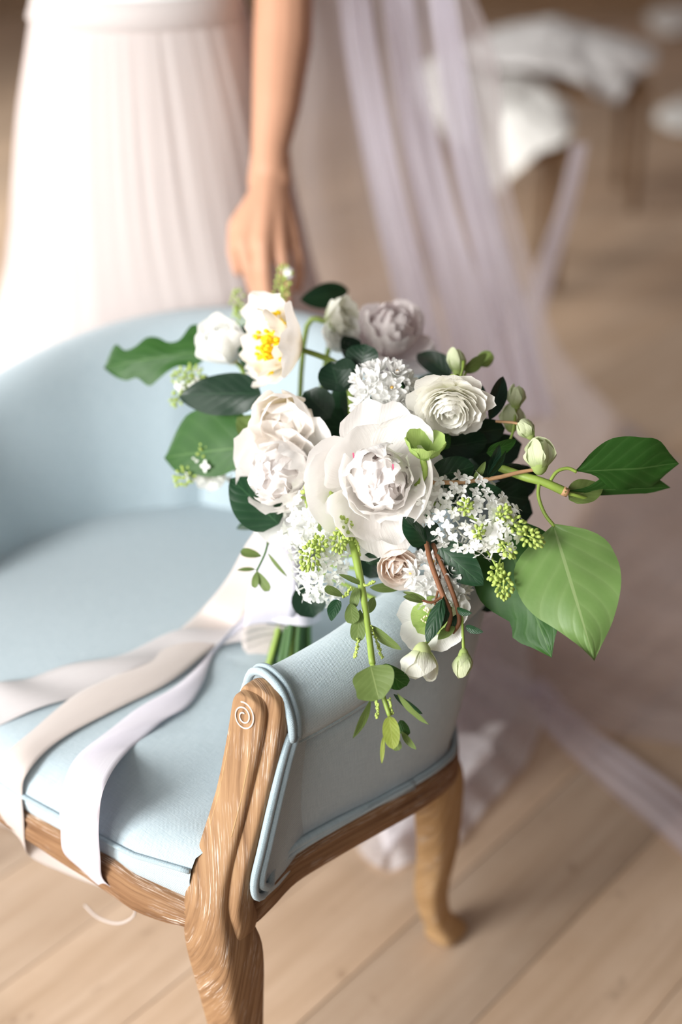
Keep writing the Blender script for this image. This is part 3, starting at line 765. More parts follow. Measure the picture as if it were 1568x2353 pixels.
# ------------------------------------------------------------------ bouquet
bq = thing('bouquet', W(760, 1440, 1.62), 'hand-tied bouquet of white peonies, lilac, ranunculus and trailing greenery on chair arm', 'bouquet')
BIND = W(690, 1290, 1.60)                                     # where the stems are tied, inside the near arm
def petal_data(L, Wd, th0, th1, cup=.35, ruf=0.0, rnd=.4, notch=0.0, seed=0, nu=9, nv=9, r0=0.0, claw=.3):
    """local: radial +X, lateral +Y, flower axis +Z"""
    V, U = [], []; pr = random.Random(seed); ph = pr.random() * 6.28
    cen = []; x = r0; z = 0
    for i in range(nu):
        u = i / (nu - 1); th = th0 + (th1 - th0) * u
        if i: x += math.sin(th) * L / (nu - 1); z += math.cos(th) * L / (nu - 1)
        cen.append((x, z, th))
    for i in range(nu):
        for j in range(nv):
            v = j / (nv - 1) * 2 - 1
            uu = i / (nu - 1) * (1 - rnd * abs(v) ** 2.6 * (.3 + .7 * i / (nu - 1)) - notch * (1 - abs(v)) ** 2 * (i / (nu - 1)) ** 6)
            uu = max(0, uu + (ruf * .5 * noise.noise(Vector((v * 3 + ph, seed * 1.7, 0))) * (i / (nu - 1)) ** 4))
            f = min(uu, 1) * (nu - 1); k = min(int(f), nu - 2); t = f - k
            cx = cen[k][0] + (cen[k + 1][0] - cen[k][0]) * t; cz = cen[k][1] + (cen[k + 1][1] - cen[k][1]) * t; th = cen[k][2] + (cen[k + 1][2] - cen[k][2]) * t
            u0 = i / (nu - 1)
            wd = Wd / 2 * (claw + (1 - claw) * math.sin(math.pi / 2 * min(1, u0 * 1.25)) ** .9)
            lat = v * wd * (1 - .12 * cup * v * v); d = cup * wd * v * v * .8
            d += ruf * Wd * .16 * u0 ** 2 * (math.sin(v * 7 + ph + 2 * u0) * .6 + noise.noise(Vector((v * 4, u0 * 3, seed + ph))) * 1.2)
            V.append(Vector((cx - math.cos(th) * d, lat, cz + math.sin(th) * d))); U.append((u0, (v + 1) / 2))
    return V, grid_faces(nu, nv), U
def core_mesh(name, M, r, h, mt, parent):
    V, Fc, _ = ellipsoid((0, 0, h * .4), r, r, h * .6, 12, 8)
    return make(name, V, Fc, mt, parent, M=M)
def flower(name, loc, axis, layers, core_r, core_h, core_mt, roll=0, seed=1, label=None, stem=True, pname='petal'):
    """layers: dicts n,L,W,th0,th1,cup,ruf,rnd,mat,r0,z,jit"""
    M = frame(loc, axis, roll); o = core_mesh(name, M, core_r, core_h, core_mt, bq)
    if label: o['label'] = label
    r = random.Random(seed)
    for ly in layers:
        a0 = ly.get('a0', r.random() * 6.28)
        for k in range(ly['n']):
            j = ly.get('jit', .15)
            V, Fc, U = petal_data(ly['L'] * r.uniform(1 - j, 1 + j), ly['W'] * r.uniform(1 - j, 1 + j), ly['th0'] + r.uniform(-j, j) * .6, ly['th1'] + r.uniform(-j, j), ly.get('cup', .35), ly.get('ruf', .2),
                                  ly.get('rnd', .4), ly.get('notch', 0), r.randrange(9999), ly.get('nu', 8), ly.get('nv', 8), ly.get('r0', .003), ly.get('claw', .3))
            Mp = Matrix.Translation((0, 0, ly.get('z', 0) + r.uniform(-1, 1) * ly.get('zj', .002))) @ Matrix.Rotation(a0 + 2 * math.pi * k / ly['n'] * ly.get('span', 1) + r.uniform(-j, j) * .6, 4, 'Z')
            make(pname, V, Fc, ly['mat'], o, uvs=U, M=Mp)
    if stem:
        b = Vector(loc); ax = Vector(axis).normalized()
        tube('stem', [b + ax * .002, b - ax * .03, b.lerp(BIND, .55) - ax * .02, BIND + Vector((r.uniform(-.012, .012), r.uniform(-.012, .012), 0))], [.0032, .0030, .0028, .0026], M_STEM, bq, 7, 14)
    return o
def peony(loc, axis, s, seed, roll=0, outer=7, label=None, mi=M_PEONYIN, mo=M_PEONY, fleck=True, name='peony', frill=1.0, extra=[]):
    o = flower(name, loc, axis, [
        dict(n=4, L=.070 * s, W=.074 * s, th0=1.45, th1=.95, cup=.25, ruf=.25, rnd=.35, mat=mo, r0=.006 * s, z=-.016 * s, nu=11, nv=11, jit=.2),
        dict(n=outer, L=.074 * s, W=.072 * s, th0=1.35, th1=.40, cup=.36, ruf=.16, rnd=.35, mat=mo, r0=.006 * s, z=-.014 * s, nu=12, nv=12, jit=.2),
        dict(n=6, L=.066 * s, W=.060 * s, th0=1.10, th1=-.15, cup=.45, ruf=.3, rnd=.32, notch=.08, mat=mo, r0=.006 * s, z=-.010 * s, nu=11, nv=11, jit=.2),
        dict(n=9, nu=18, nv=18, L=.070 * s, W=.052 * s, th0=1.15, th1=-.70, cup=.45, ruf=.38 * frill, rnd=.3, notch=.12, mat=mo, r0=.005 * s, z=-.004 * s, jit=.2),
        dict(n=9, nu=18, nv=18, L=.064 * s, W=.046 * s, th0=.95, th1=-.95, cup=.5, ruf=.45 * frill, rnd=.3, notch=.15, mat=mi, r0=.004 * s, z=.004 * s, jit=.22),
        dict(n=8, nu=18, nv=18, L=.058 * s, W=.040 * s, th0=.70, th1=-1.05, cup=.5, ruf=.5 * frill, rnd=.3, notch=.15, mat=mi, r0=.003 * s, z=.009 * s, jit=.22),
        dict(n=6, nu=18, nv=18, L=.050 * s, W=.032 * s, th0=.35, th1=-.95, cup=.55, ruf=.5 * frill, rnd=.3, mat=mi, r0=.002 * s, z=.012 * s, jit=.22)] + extra,
        .014 * s, .030 * s, mi, roll, seed, label)
    return o
big = W(862, 1098, 1.425)
p1 = peony(big, cdir(.10, -.06, .98), 1.06, 21, .4, 5, 'open white peony with a blush heart', extra=[
    dict(n=1, L=.098, W=.084, th0=1.25, th1=-.40, cup=.45, ruf=.06, rnd=.45, mat=M_PEONY, r0=.012, z=-.004, a0=-.25 - .4, jit=.01, nu=14, nv=12),
    dict(n=1, L=.090, W=.080, th0=1.40, th1=-.10, cup=.45, ruf=.35, rnd=.3, notch=.12, mat=M_PEONY, r0=.012, z=-.006, a0=-1.45 - .4, jit=.01, nu=14, nv=14),
    dict(n=1, L=.084, W=.066, th0=1.40, th1=.10, cup=.45, ruf=.35, rnd=.3, notch=.1, mat=M_PEONY, r0=.012, z=-.006, a0=-2.2 - .4, jit=.01, nu=14, nv=14)])
for (u, v, t) in ((812, 1046, 1.352), (903, 1072, 1.352)):
    make('petal_fleck', [W(u - 2, v - 5, t), W(u + 2, v - 6, t), W(u + 3, v + 5, t - .001), W(u, v + 8, t - .001)], [(0, 1, 2, 3)], M_FLECK, p1, M=p1.matrix_basis.inverted())
peony(W(668, 1085, 1.49), cdir(-.35, -.15, .9), 1.02, 34, 1.1, 5, 'wide open white peony behind the lilac')
peony(W(880, 800, 1.63), cdir(.25, .55, .65), .85, 55, .2, 5, 'pale blush double flower with painted-in shade at the back of the bouquet', M_SHADEPETAL, M_SHADEPETAL, name='double_peony')
# ranunculus
ran = [dict(n=9, L=.041 - .0024 * k, W=.036 - .0024 * k, th0=1.50 - .07 * k, th1=1.05 - .17 * k, cup=.25 + .02 * k, ruf=.25, rnd=.32, mat=M_RAN, r0=.004, z=.0016 * k - .006, jit=.1, a0=.37 * k, nu=7, nv=7) for k in range(9)]
ran += [dict(n=6, L=.018 - .002 * k, W=.014 - .002 * k, th0=.4 - .1 * k, th1=-.5, cup=.5, ruf=.1, rnd=.3, mat=M_RAN, r0=.0035, z=.008 + .001 * k, jit=.1, nu=6, nv=6) for k in range(2)]
flower('ranunculus', W(1033, 918, 1.415), cdir(-.05, -.72, .69), ran, .006, .012, M_HELGRN, .2, 8, 'creamy white ranunculus with tight thin petals')
# icelandic poppy, seen from the side
pop = flower('poppy', W(688, 800, 1.525), cdir(-.88, .10, .42), [
    dict(n=3, L=.068, W=.078, th0=1.15, th1=.55, cup=.35, ruf=.5, rnd=.3, mat=M_POPPY, r0=.004, nu=12, nv=13, a0=.5, jit=.12),
    dict(n=3, L=.058, W=.064, th0=.9, th1=.25, cup=.45, ruf=.5, rnd=.3, mat=M_POPPY, r0=.004, nu=12, nv=13, a0=1.5, jit=.12)], .008, .014, M_HELGRN, 0, 5, 'crumpled cream poppy with yellow stamens', stem=False)
sr = random.Random(4); dat = []
for k in range(90):
    a = sr.random() * 6.28; th = .1 + .75 * sr.random(); L = .034 + .014 * sr.random()
    tip = Vector((math.sin(th) * math.cos(a), math.sin(th) * math.sin(a), math.cos(th))) * L
    dat.append(tube_data([tip * .3, tip], .0005, 4)); v, f, _ = ellipsoid(tip, .0026, .0026, .0034, 6, 4); dat.append((v, f, None))
V, Fc, _ = merge(dat); st = make('stamens', V, Fc, M_YELLOW, pop); st['kind'] = 'stuff'
tube('stem', [W(690, 803, 1.535), W(735, 818, 1.53), W(775, 838, 1.52), W(800, 880, 1.51), W(808, 945, 1.50), W(800, 1040, 1.52), BIND], [.0030, .0033, .0034, .0034, .0034, .003, .003], M_STEM, bq, 8, 40)
# cream cup flowers around the poppy
def cupf(name, u, v, t, ax, s, seed, mt, label, th=(1.25, -.05), n=5, roll=0, core=M_STAMEN):
    return flower(name, W(u, v, t), ax, [dict(n=n, L=.060 * s, W=.062 * s, th0=th[0], th1=th[1], cup=.45, ruf=.25, rnd=.35, mat=mt, nu=11, nv=11, jit=.1),
        dict(n=n, L=.050 * s, W=.050 * s, th0=th[0] - .2, th1=th[1] - .3, cup=.5, ruf=.35, rnd=.35, mat=mt, nu=10, nv=10, jit=.1),
        dict(n=4, L=.040 * s, W=.036 * s, th0=.7, th1=-.5, cup=.6, ruf=.4, rnd=.35, mat=mt)], .010 * s, .02 * s, core, roll, seed, label)
cupf('garden_rose', 662, 950, 1.50, cdir(-.15, -.35, .92), 1.02, 61, M_POPPY, 'cream garden rose under the poppy')
cupf('garden_rose', 538, 828, 1.60, cdir(-.40, .6, .55), .98, 62, M_WHITE, 'closed white rose between the dark leaves', (1.0, -.35), 5)
cupf('lisianthus', 752, 740, 1.60, cdir(.75, .25, .5), .62, 63, M_HELLB, 'white lisianthus facing away from the hand', (.9, .1), 5, 0, M_STEMD)
cupf('garden_rose', 770, 790, 1.60, cdir(.3, .4, .8), .55, 64, M_WHITE, 'small white rose beside the poppy stem', (1.2, .2))
cupf('garden_rose', 510, 1080, 1.60, cdir(-.6, -.2, .7), .55, 65, M_WHITE, 'small white rose by the green leaf', (1.2, .1))
# spray rose, hellebores
rs = [dict(n=5, L=.032 - .0026 * k, W=.032 - .003 * k, th0=1.30 - .2 * k, th1=.25 - .2 * k, cup=.45, ruf=.15, rnd=.35, mat=M_ROSE, r0=.003, z=.0015 * k, jit=.1, a0=.6 * k) for k in range(6)]
flower('spray_rose', W(903, 1292, 1.43), cdir(.2, -.25, .94), rs, .007, .016, M_ROSE, 0, 12, 'blush spray rose with a peach heart')
hel = flower('hellebore', W(1000, 1425, 1.405), cdir(-.35, .42, .82), [dict(n=5, L=.036, W=.040, th0=1.5, th1=1.15, cup=.22, ruf=.15, rnd=.35, mat=M_WHITE, r0=.002, nu=9, nv=9, jit=.08)], .006, .010, M_HELGRN, .3, 13, 'white hellebore with a green eye')
for k in range(5):
    V, Fc, U = petal_data(.021, .026, 1.45, .95, .25, .25, .3, 0, k + 3, 7, 7, .002); make('green_eye_petal', V, Fc, M_HELGRN, hel, uvs=U, M=Matrix.Translation((0, 0, .004)) @ Matrix.Rotation(1.2566 * k + .6, 4, 'Z'))
dat = []
for k in range(26):
    a = sr.random() * 6.28; th = .2 + .7 * sr.random(); tip = Vector((math.sin(th) * math.cos(a), math.sin(th) * math.sin(a), math.cos(th))) * .013 + Vector((0, 0, .004))
    v, f, _ = ellipsoid(tip, .0011, .0011, .0015, 6, 4); dat.append((v, f, None))
V, Fc, _ = merge(dat); make('stamens', V, Fc, M_STAMEN, hel)['kind'] = 'stuff'
flower('green_hellebore', W(972, 1052, 1.39), cdir(.12, .85, .5), [dict(n=5, L=.030, W=.030, th0=1.25, th1=.25, cup=.4, ruf=.3, rnd=.3, mat=M_HELGRN, r0=.002, jit=.1)], .004, .008, M_HELGRN, .2, 14, 'lime green hellebore cup beside the peony')
def bud(u, v, t, ax, L, Wd, mt, seed, label=None, th=(1.15, -.75), n=5, stem_pts=None, smat=M_STEM, name='hellebore_bud'):
    o = flower(name, W(u, v, t), ax, [dict(n=n, L=L, W=Wd, th0=th[0], th1=th[1], cup=.55, ruf=.08, rnd=.45, mat=mt, r0=.001, jit=.06, nu=9, nv=9)], Wd * .28, L * .7, mt, .3, seed, label, stem=False)
    if stem_pts: tube('bud_stem', [W(*p) for p in stem_pts], [.0017, .0014, .0014], smat, bq, 7, 14)
    return o
bud(972, 1487, 1.375, cdir(-.18, -.95, .15), .038, .036, M_HELLB, 31, 'nodding white hellebore bell', (1.35, -.25), 5, [(972, 1488, 1.375), (1000, 1455, 1.378), (1030, 1420, 1.38), (1037, 1395, 1.385)])
bud(1066, 1497, 1.38, cdir(-.05, -1, .1), .028, .021, M_PALEBUD, 32, 'small pale green hellebore bud on a thin stalk', stem_pts=[(1066, 1498, 1.38), (1064, 1460, 1.38), (1062, 1425, 1.385), (1052, 1390, 1.39)])
bud(1240, 1080, 1.40, cdir(-.05, .95, .35), .036, .034, M_PALEBUD, 33, 'fat pale green bud above the cut branch')
bud(1222, 1005, 1.42, cdir(-.55, .75, .1), .024, .019, M_PALEBUD, 36, 'oblong green bud', stem_pts=[(1222, 1005, 1.42), (1195, 975, 1.43), (1140, 968, 1.44)], smat=M_TAN)
bud(1186, 935, 1.46, cdir(0, .95, .2), .026, .022, M_PALEBUD, 37, 'round green bud', stem_pts=[(1186, 935, 1.46), (1180, 990, 1.45), (1160, 1040, 1.45)])
bud(1176, 985, 1.47, cdir(0, .9, .2), .030, .030, M_PALEBUD, 38, 'round green bud')
bud(1052, 860, 1.49, cdir(-.1, .95, .2), .030, .020, M_PALEBUD, 39, 'pale green bud above the ranunculus', stem_pts=[(1066, 830, 1.48), (1064, 850, 1.47), (1055, 880, 1.45)])
bud(1095, 835, 1.52, cdir(.6, .3, .2), .024, .018, M_HELGRN, 40, 'dark-tipped green bud', stem_pts=[(1095, 835, 1.52), (1075, 850, 1.50), (1060, 880, 1.46)])
# double narcissus heads: clusters of pointed white stars
def star_mesh(seed):
    dat = []
    for ly, (n, L, Wd, t0, t1) in enumerate([(6, .017, .0085, 1.3, 1.0), (6, .013, .007, .95, .5), (4, .009, .005, .5, .0)]):
        for k in range(n):
            v, f, u = petal_data(L, Wd, t0, t1, .35, .35, .75, 0, seed + k + 10 * ly, 6, 5, .001, .35)
            Mr = Matrix.Translation((0, 0, .001 * ly)) @ Matrix.Rotation(2 * math.pi * k / n + .5 * ly, 4, 'Z'); dat.append(([Mr @ q for q in v], f, u))
    return merge(dat)
stars = []
def narcissus(u, v, t, ax, r, n, seed, label):
    Mc = frame(W(u, v, t), ax); o = core_mesh('narcissus', Mc, r * .55, r, M_WHITE, bq); o['label'] = label
    q = random.Random(seed)
    for k in range(n):
        z = 1 - (k + .5) / n * 1.15; a = k * 2.39996; rr = math.sqrt(max(0, 1 - z * z))
        d = Vector((rr * math.cos(a), rr * math.sin(a), z))
        Mf = frame(d * r * q.uniform(.85, 1.05), d + Vector((q.uniform(-.25, .25), q.uniform(-.25, .25), .25)), q.random() * 6)
        if len(stars) < 3:
            V, Fc, U = star_mesh(len(stars) * 100 + 5); s_ = make('floret', V, Fc, M_WHITE, o, uvs=U, M=Mf); stars.append(s_.data)
        else: s_ = link('floret', stars[k % 3], o, Mf)
        if k % 3 == 0:
            v_, f_, _ = ellipsoid((0, 0, .006), .0016, .0016, .002, 8, 5); make('orange_eye', v_, f_, M_ORANGE, o, M=Mf)
    b = W(u, v, t); tube('stem', [b, b.lerp(BIND, .5) - FWD * -.02, BIND], .0026, M_STEM, bq, 6, 8)
narcissus(885, 905, 1.455, cdir(-.05, .15, .95), .027, 18, 3, 'white double narcissus beside the ranunculus')
narcissus(930, 985, 1.46, cdir(.3, .1, .9), .020, 8, 4, 'white double narcissus behind the large peony')
narcissus(1008, 1335, 1.415, cdir(.05, -.15, .95), .026, 17, 9, 'white double narcissus under the lilac')
# lilac
def lilac_floret(seed):
    dat = []
    for k in range(4):
        v, f, u = petal_data(.0066, .0052, 1.25, 1.55, .3, .1, .4, 0, seed + k, 4, 4, .0008, .5)
        Mr = Matrix.Rotation(math.pi / 2 * k, 4, 'Z'); dat.append(([Mr @ q + Vector((0, 0, .004)) for q in v], f, u))
    dat.append(tube_data([Vector((0, 0, -.004)), Vector((0, 0, .0045))], [.0008, .0011], 6))
    return merge(dat)
lil = []
def budmass(n, r, seed, L):
    q = random.Random(seed); dat = []
    for k in range(n):
        z = 1 - 2 * (k + .5) / n; a = k * 2.39996; rr = math.sqrt(1 - z * z)
        c = Vector((rr * math.cos(a) * r, rr * math.sin(a) * r, z * L)) * q.uniform(.75, 1.05)
        v, f, _ = ellipsoid((0, 0, 0), .0018, .0018, .0026, 7, 5); Mb = frame(c, c + Vector((0, 0, .004))); dat.append(([Mb @ p for p in v], f, None))
    dat.append(tube_data([Vector((0, 0, -L * 1.6)), Vector((0, 0, L))], .0009, 5))
    return merge(dat)
def lilac(path, rad, n, seed, label, buds, mt=M_LILAC, t0=1.37, fsize=1.0):
    pts = [W(u, v, t) for u, v, t in path]; q = random.Random(seed)
    o = tube('lilac', pts, [.0025, .0022, .0016], M_STEM, bq, 7, 16); o['label'] = label
    P = cr(pts, 50); RR = crs(rad, 50)
    for k in range(n):
        x = (k + .5) / n; i = min(49, int(x * 50)); a = k * 2.39996
        ax = (P[min(i + 1, 49)] - P[max(i - 1, 0)]).normalized(); e1 = ax.orthogonal().normalized(); e2 = ax.cross(e1)
        d = (e1 * math.cos(a) + e2 * math.sin(a))
        if d.dot(FWD) > .55: d = (d - FWD * 2 * d.dot(FWD))
        p = P[i] + d * RR[i] * q.uniform(.62, 1.06) + ax * q.uniform(-.003, .003)
        nrm = d + ax * .35 + Vector((q.uniform(-.6, .6), q.uniform(-.6, .6), q.uniform(-.6, .6)))
        Mf = frame(p, nrm, q.random() * 6) @ Matrix.Scale(q.uniform(.78, 1.1) * fsize, 4)
        if len(lil) < 3:
            V, Fc, U = lilac_floret(len(lil) * 31 + 2); s_ = make('floret', V, Fc, mt, o, uvs=U, M=Mf); lil.append(s_.data)
        else: link('floret', lil[k % 3], o, Mf)
    for k, (u, v, t, dx, dy, r, L, nb) in enumerate(buds):
        V, Fc, U = budmass(nb, r, seed + k, L); make('bud_cluster', V, Fc, M_BUDGRN, o, M=frame(W(u, v, t), cdir(dx, dy, .3)))
    return o
lilac([(975, 1150, 1.43), (1070, 1180, 1.40), (1165, 1235, 1.385)], [.024, .036, .022], 165, 6, 'white lilac spray with green tips beside the dark leaves',
      [(1185, 1205, 1.365, .6, -.2, .008, .013, 26), (1222, 1235, 1.36, .8, -.4, .009, .014, 34), (1158, 1180, 1.36, .3, .3, .007, .010, 20), (1165, 1262, 1.365, .4, -.6, .007, .012, 20), (1140, 1318, 1.375, -.3, -.8, .007, .010, 22), (1158, 1345, 1.372, 0, -1, .009, .014, 34), (1070, 1162, 1.36, 0, .2, .007, .009, 20), (1100, 1222, 1.355, 0, .2, .006, .008, 14)])
tube('lilac_twig', [W(1115, 1260, 1.385), W(1135, 1290, 1.38), W(1150, 1325, 1.375)], .0012, M_STEM, bq, 6, 8)
lilac([(735, 1130, 1.47), (735, 1230, 1.44), (735, 1375, 1.45)], [.028, .036, .014], 170, 16, 'white lilac spray that hangs over the chair arm',
      [(795, 1215, 1.40, .3, -.8, .008, .013, 30), (780, 1245, 1.40, 0, -1, .008, .011, 26), (712, 1280, 1.40, -.2, -.8, .010, .016, 40), (735, 1250, 1.40, 0, .2, .008, .010, 22), (765, 1155, 1.42, 0, .9, .006, .010, 18), (705, 1135, 1.43, 0, .9, .005, .009, 12)])
lilac([(475, 865, 1.61), (440, 880, 1.60), (415, 900, 1.60)], [.008, .012, .006], 8, 26, 'small green lilac tip by the long leaf', [(420, 870, 1.60, -.6, .2, .012, .014, 24), (445, 860, 1.60, -.2, .3, .011, .012, 22), (408, 915, 1.60, -.4, -.5, .008, .012, 14)])
lilac([(560, 1060, 1.58), (500, 1065, 1.58), (440, 1095, 1.59)], [.016, .018, .008], 20, 27, 'green and white lilac tip over the seat', [(480, 1040, 1.575, -.4, .2, .010, .013, 22), (515, 1050, 1.575, 0, .3, .010, .012, 20), (425, 1095, 1.58, -.7, -.3, .011, .014, 26)])
for u, v, t, s_ in ((545, 690, 1.68, 1.0), (548, 730, 1.68, 1.0), (652, 640, 1.66, 1.3), (648, 665, 1.66, 1.2)):
    V, Fc, U = budmass(14, .008 * s_, int(u), .014 * s_); make('bud_sprig', V, Fc, M_BUDGRN, bq, M=frame(W(u, v, t), cdir(0, 1, .1)))

# ---- foliage
def leaf(u0, v0, t0, u1, v1, t1, wpx, mt, shape='ovate', roll=0.0, fold=.25, bend=.06, parent=None, name='leaf', ripple=.03, nu=14, nv=9, seed=None, label=None):
    b, e = W(u0, v0, t0), W(u1, v1, t1); ax = (e - b); L = ax.length; ax.normalize()
    nrm = -FWD; nrm = (nrm - ax * nrm.dot(ax)).normalized(); nrm = Matrix.Rotation(roll, 3, ax) @ nrm
    sd = ax.cross(nrm); hw = wpx / F_PX * (t0 + t1) / 2 / 2
    pq = {'ovate': (.5, .8), 'ellip': (.55, .55), 'lance': (.8, .85), 'round': (.42, .36), 'cord': (.32, .75), 'obov': (.8, .4)}
    V, U = [], []; seed = seed if seed is not None else u0 * .13 + v1 * .07
    for i in range(nu):
        q = i / (nu - 1)
        if isinstance(shape, str):
            p_, q_ = pq[shape]; um = p_ / (p_ + q_); w_ = (max(q, 1e-4) ** p_ * (1 - q) ** q_) / (um ** p_ * (1 - um) ** q_); wl = wr_ = w_
        else:
            wl = crs(shape[0], nu)[i]; wr_ = crs(shape[1], nu)[i]
        for j in range(nv):
            v = j / (nv - 1) * 2 - 1; w_ = (wl if v < 0 else wr_) * hw
            h = bend * L * math.sin(math.pi * q * .9) + fold * abs(v) ** 1.3 * w_ + ripple * hw * abs(v) ** 2 * math.sin(q * 11 + seed + (2 if v > 0 else 0)) * 1.5 + .012 * L * noise.noise(Vector((q * 4, v * 2, seed)))
            V.append(b + ax * (L * q) + sd * (v * w_) + nrm * h); U.append((q, (v + 1) / 2))
    o = make(name, V, grid_faces(nu, nv), mt, parent or bq, uvs=U)
    if label: o['label'] = label
    return o
# big ivy leaves at the right
leaf(1272, 1205, 1.385, 1366, 1520, 1.345, 232, L_IVY, ([0, .62, .92, 1.0, 1.02, .97, .86, .70, .50, .24, 0], [0, .62, .95, 1.05, 1.06, 1.0, .84, .58, .36, .16, 0]), .1, -.12, .05, label='broad pale green ivy leaf', nu=22, nv=15, ripple=.05)
leaf(1150, 1190, 1.43, 1270, 1512, 1.38, 215, L_MID, ([0, .5, .8, .95, 1.0, 1.0, .9, .75, .45, .2, 0], [0, .6, .9, 1.0, 1.05, 1.0, .8, .55, .62, .3, 0]), .25, -.10, .05, label='shaded ivy leaf behind the pale one', nu=20, nv=11)
leaf(1322, 1082, 1.40, 1558, 1062, 1.43, 150, L_MID, ([0, .50, .80, .98, 1.05, 1.05, 1.0, .95, .75, .35, 0], [0, .10, .22, .50, .75, .80, .78, .85, .78, .35, 0]), .55, -.15, .05, label='green ivy leaf on the outstretched stem', nu=20, nv=11)
leaf(1308, 1148, 1.405, 1385, 1118, 1.42, 66, L_OLIVE, 'ovate', -.5)
leaf(1296, 1128, 1.40, 1540, 1120, 1.45, 120, L_MID, ([0, .05, .1, .35, .7, .95, 1.0, .9, .6, .3, 0], [0, .05, .1, .2, .2, .2, .2, .2, .2, .1, 0]), .2, -.1, .02)
# leaves at the left
leaf(495, 805, 1.62, 240, 846, 1.66, 120, L_MID, ([0, .30, .55, .45, .58, .82, 1.0, .62, .66, .42, 0], [0, .95, 1.15, .62, .58, .86, .92, .62, .55, .88, 0]), .2, -.15, .05, label='long lobed ivy leaf over the chair back', nu=34, nv=13)
leaf(600, 905, 1.52, 412, 912, 1.57, 105, L_BLACK, 'ovate', .25, -.12, .06, label='dark pointed leaf')
leaf(632, 1022, 1.53, 380, 1052, 1.60, 190, L_MID, ([0, .12, .25, .45, .55, .62, .60, .52, .50, .35, 0], [0, .25, .55, .95, 1.1, 1.15, 1.12, 1.05, .95, .60, 0]), .1, -.1, .05, label='wide green leaf over the seat', nu=20, nv=11)
leaf(640, 1035, 1.52, 545, 960, 1.54, 90, L_OLIVE, 'ovate', .3)
leaf(640, 1205, 1.47, 530, 1100, 1.49, 118, L_DARK, 'ovate', .2, -.1)
leaf(640, 1190, 1.52, 545, 1215, 1.56, 40, L_DARK, 'ovate', .5)
leaf(690, 690, 1.68, 800, 668, 1.72, 60, L_DARK, 'lance', .3); leaf(640, 700, 1.66, 585, 770, 1.62, 40, L_DARK, 'lance', .3)
leaf(545, 770, 1.64, 600, 745, 1.62, 28, L_DARK, 'lance', .2); leaf(555, 770, 1.58, 592, 870, 1.56, 40, L_DARK, 'lance', .3)
leaf(600, 800, 1.56, 604, 760, 1.58, 26, L_DARK, 'lance'); leaf(795, 828, 1.57, 810, 775, 1.58, 50, L_BLACK, 'obov', .1)
leaf(1035, 865, 1.52, 962, 815, 1.58, 62, L_BLACK, 'ovate', .3)
leaf(1125, 965, 1.44, 1156, 865, 1.46, 42, L_BLACK, 'lance', .25); leaf(1110, 950, 1.46, 1088, 872, 1.48, 36, L_BLACK, 'lance', .2)
leaf(1065, 850, 1.49, 1118, 812, 1.50, 40, L_OLIVE, 'ovate', .8)
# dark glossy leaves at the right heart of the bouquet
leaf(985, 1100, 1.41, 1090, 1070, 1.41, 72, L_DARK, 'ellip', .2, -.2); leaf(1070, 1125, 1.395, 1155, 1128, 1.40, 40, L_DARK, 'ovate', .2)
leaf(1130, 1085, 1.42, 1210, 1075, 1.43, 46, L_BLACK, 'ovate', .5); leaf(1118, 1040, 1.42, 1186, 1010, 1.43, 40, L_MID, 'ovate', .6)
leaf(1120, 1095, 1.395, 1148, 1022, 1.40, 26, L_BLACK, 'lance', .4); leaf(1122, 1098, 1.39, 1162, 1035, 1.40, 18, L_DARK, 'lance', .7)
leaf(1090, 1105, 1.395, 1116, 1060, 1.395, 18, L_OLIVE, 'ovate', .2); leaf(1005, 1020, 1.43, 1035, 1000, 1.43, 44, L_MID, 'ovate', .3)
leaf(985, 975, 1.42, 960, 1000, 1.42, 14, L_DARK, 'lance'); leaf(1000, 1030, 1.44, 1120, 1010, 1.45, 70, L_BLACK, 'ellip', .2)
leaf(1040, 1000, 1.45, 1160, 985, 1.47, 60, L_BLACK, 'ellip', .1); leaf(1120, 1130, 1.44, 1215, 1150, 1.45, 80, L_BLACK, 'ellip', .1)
# hanging twigs with dark leaves
leaf(980, 1248, 1.38, 925, 1188, 1.375, 66, L_DARK, 'ovate', .7, -.35, label='folded dark leaf below the peony'); leaf(985, 1245, 1.385, 1000, 1200, 1.40, 40, L_BLACK, 'ovate', -.4)
leaf(1010, 1255, 1.39, 1112, 1345, 1.385, 82, L_DARK, 'ovate', .2, -.15, label='glossy dark leaf under the lilac')
leaf(1018, 1375, 1.37, 982, 1478, 1.365, 40, L_DARK, 'lance', .5, -.3); leaf(1020, 1370, 1.372, 1015, 1440, 1.372, 30, L_DARK, 'lance', -.6)
leaf(975, 1382, 1.37, 926, 1372, 1.365, 22, L_OLIVE, 'lance', .6); leaf(980, 1378, 1.37, 925, 1360, 1.37, 12, L_OLIVE, 'lance', .3)
leaf(1050, 1400, 1.375, 1086, 1408, 1.365, 22, L_DARK, 'ovate', .6); leaf(1070, 1440, 1.378, 1112, 1452, 1.37, 20, L_DARK, 'ovate', .4)
leaf(1046, 1440, 1.38, 1006, 1470, 1.375, 24, L_OLIVE, 'lance', .4); leaf(1056, 1410, 1.385, 1020, 1460, 1.385, 20, L_DARK, 'lance', .2)
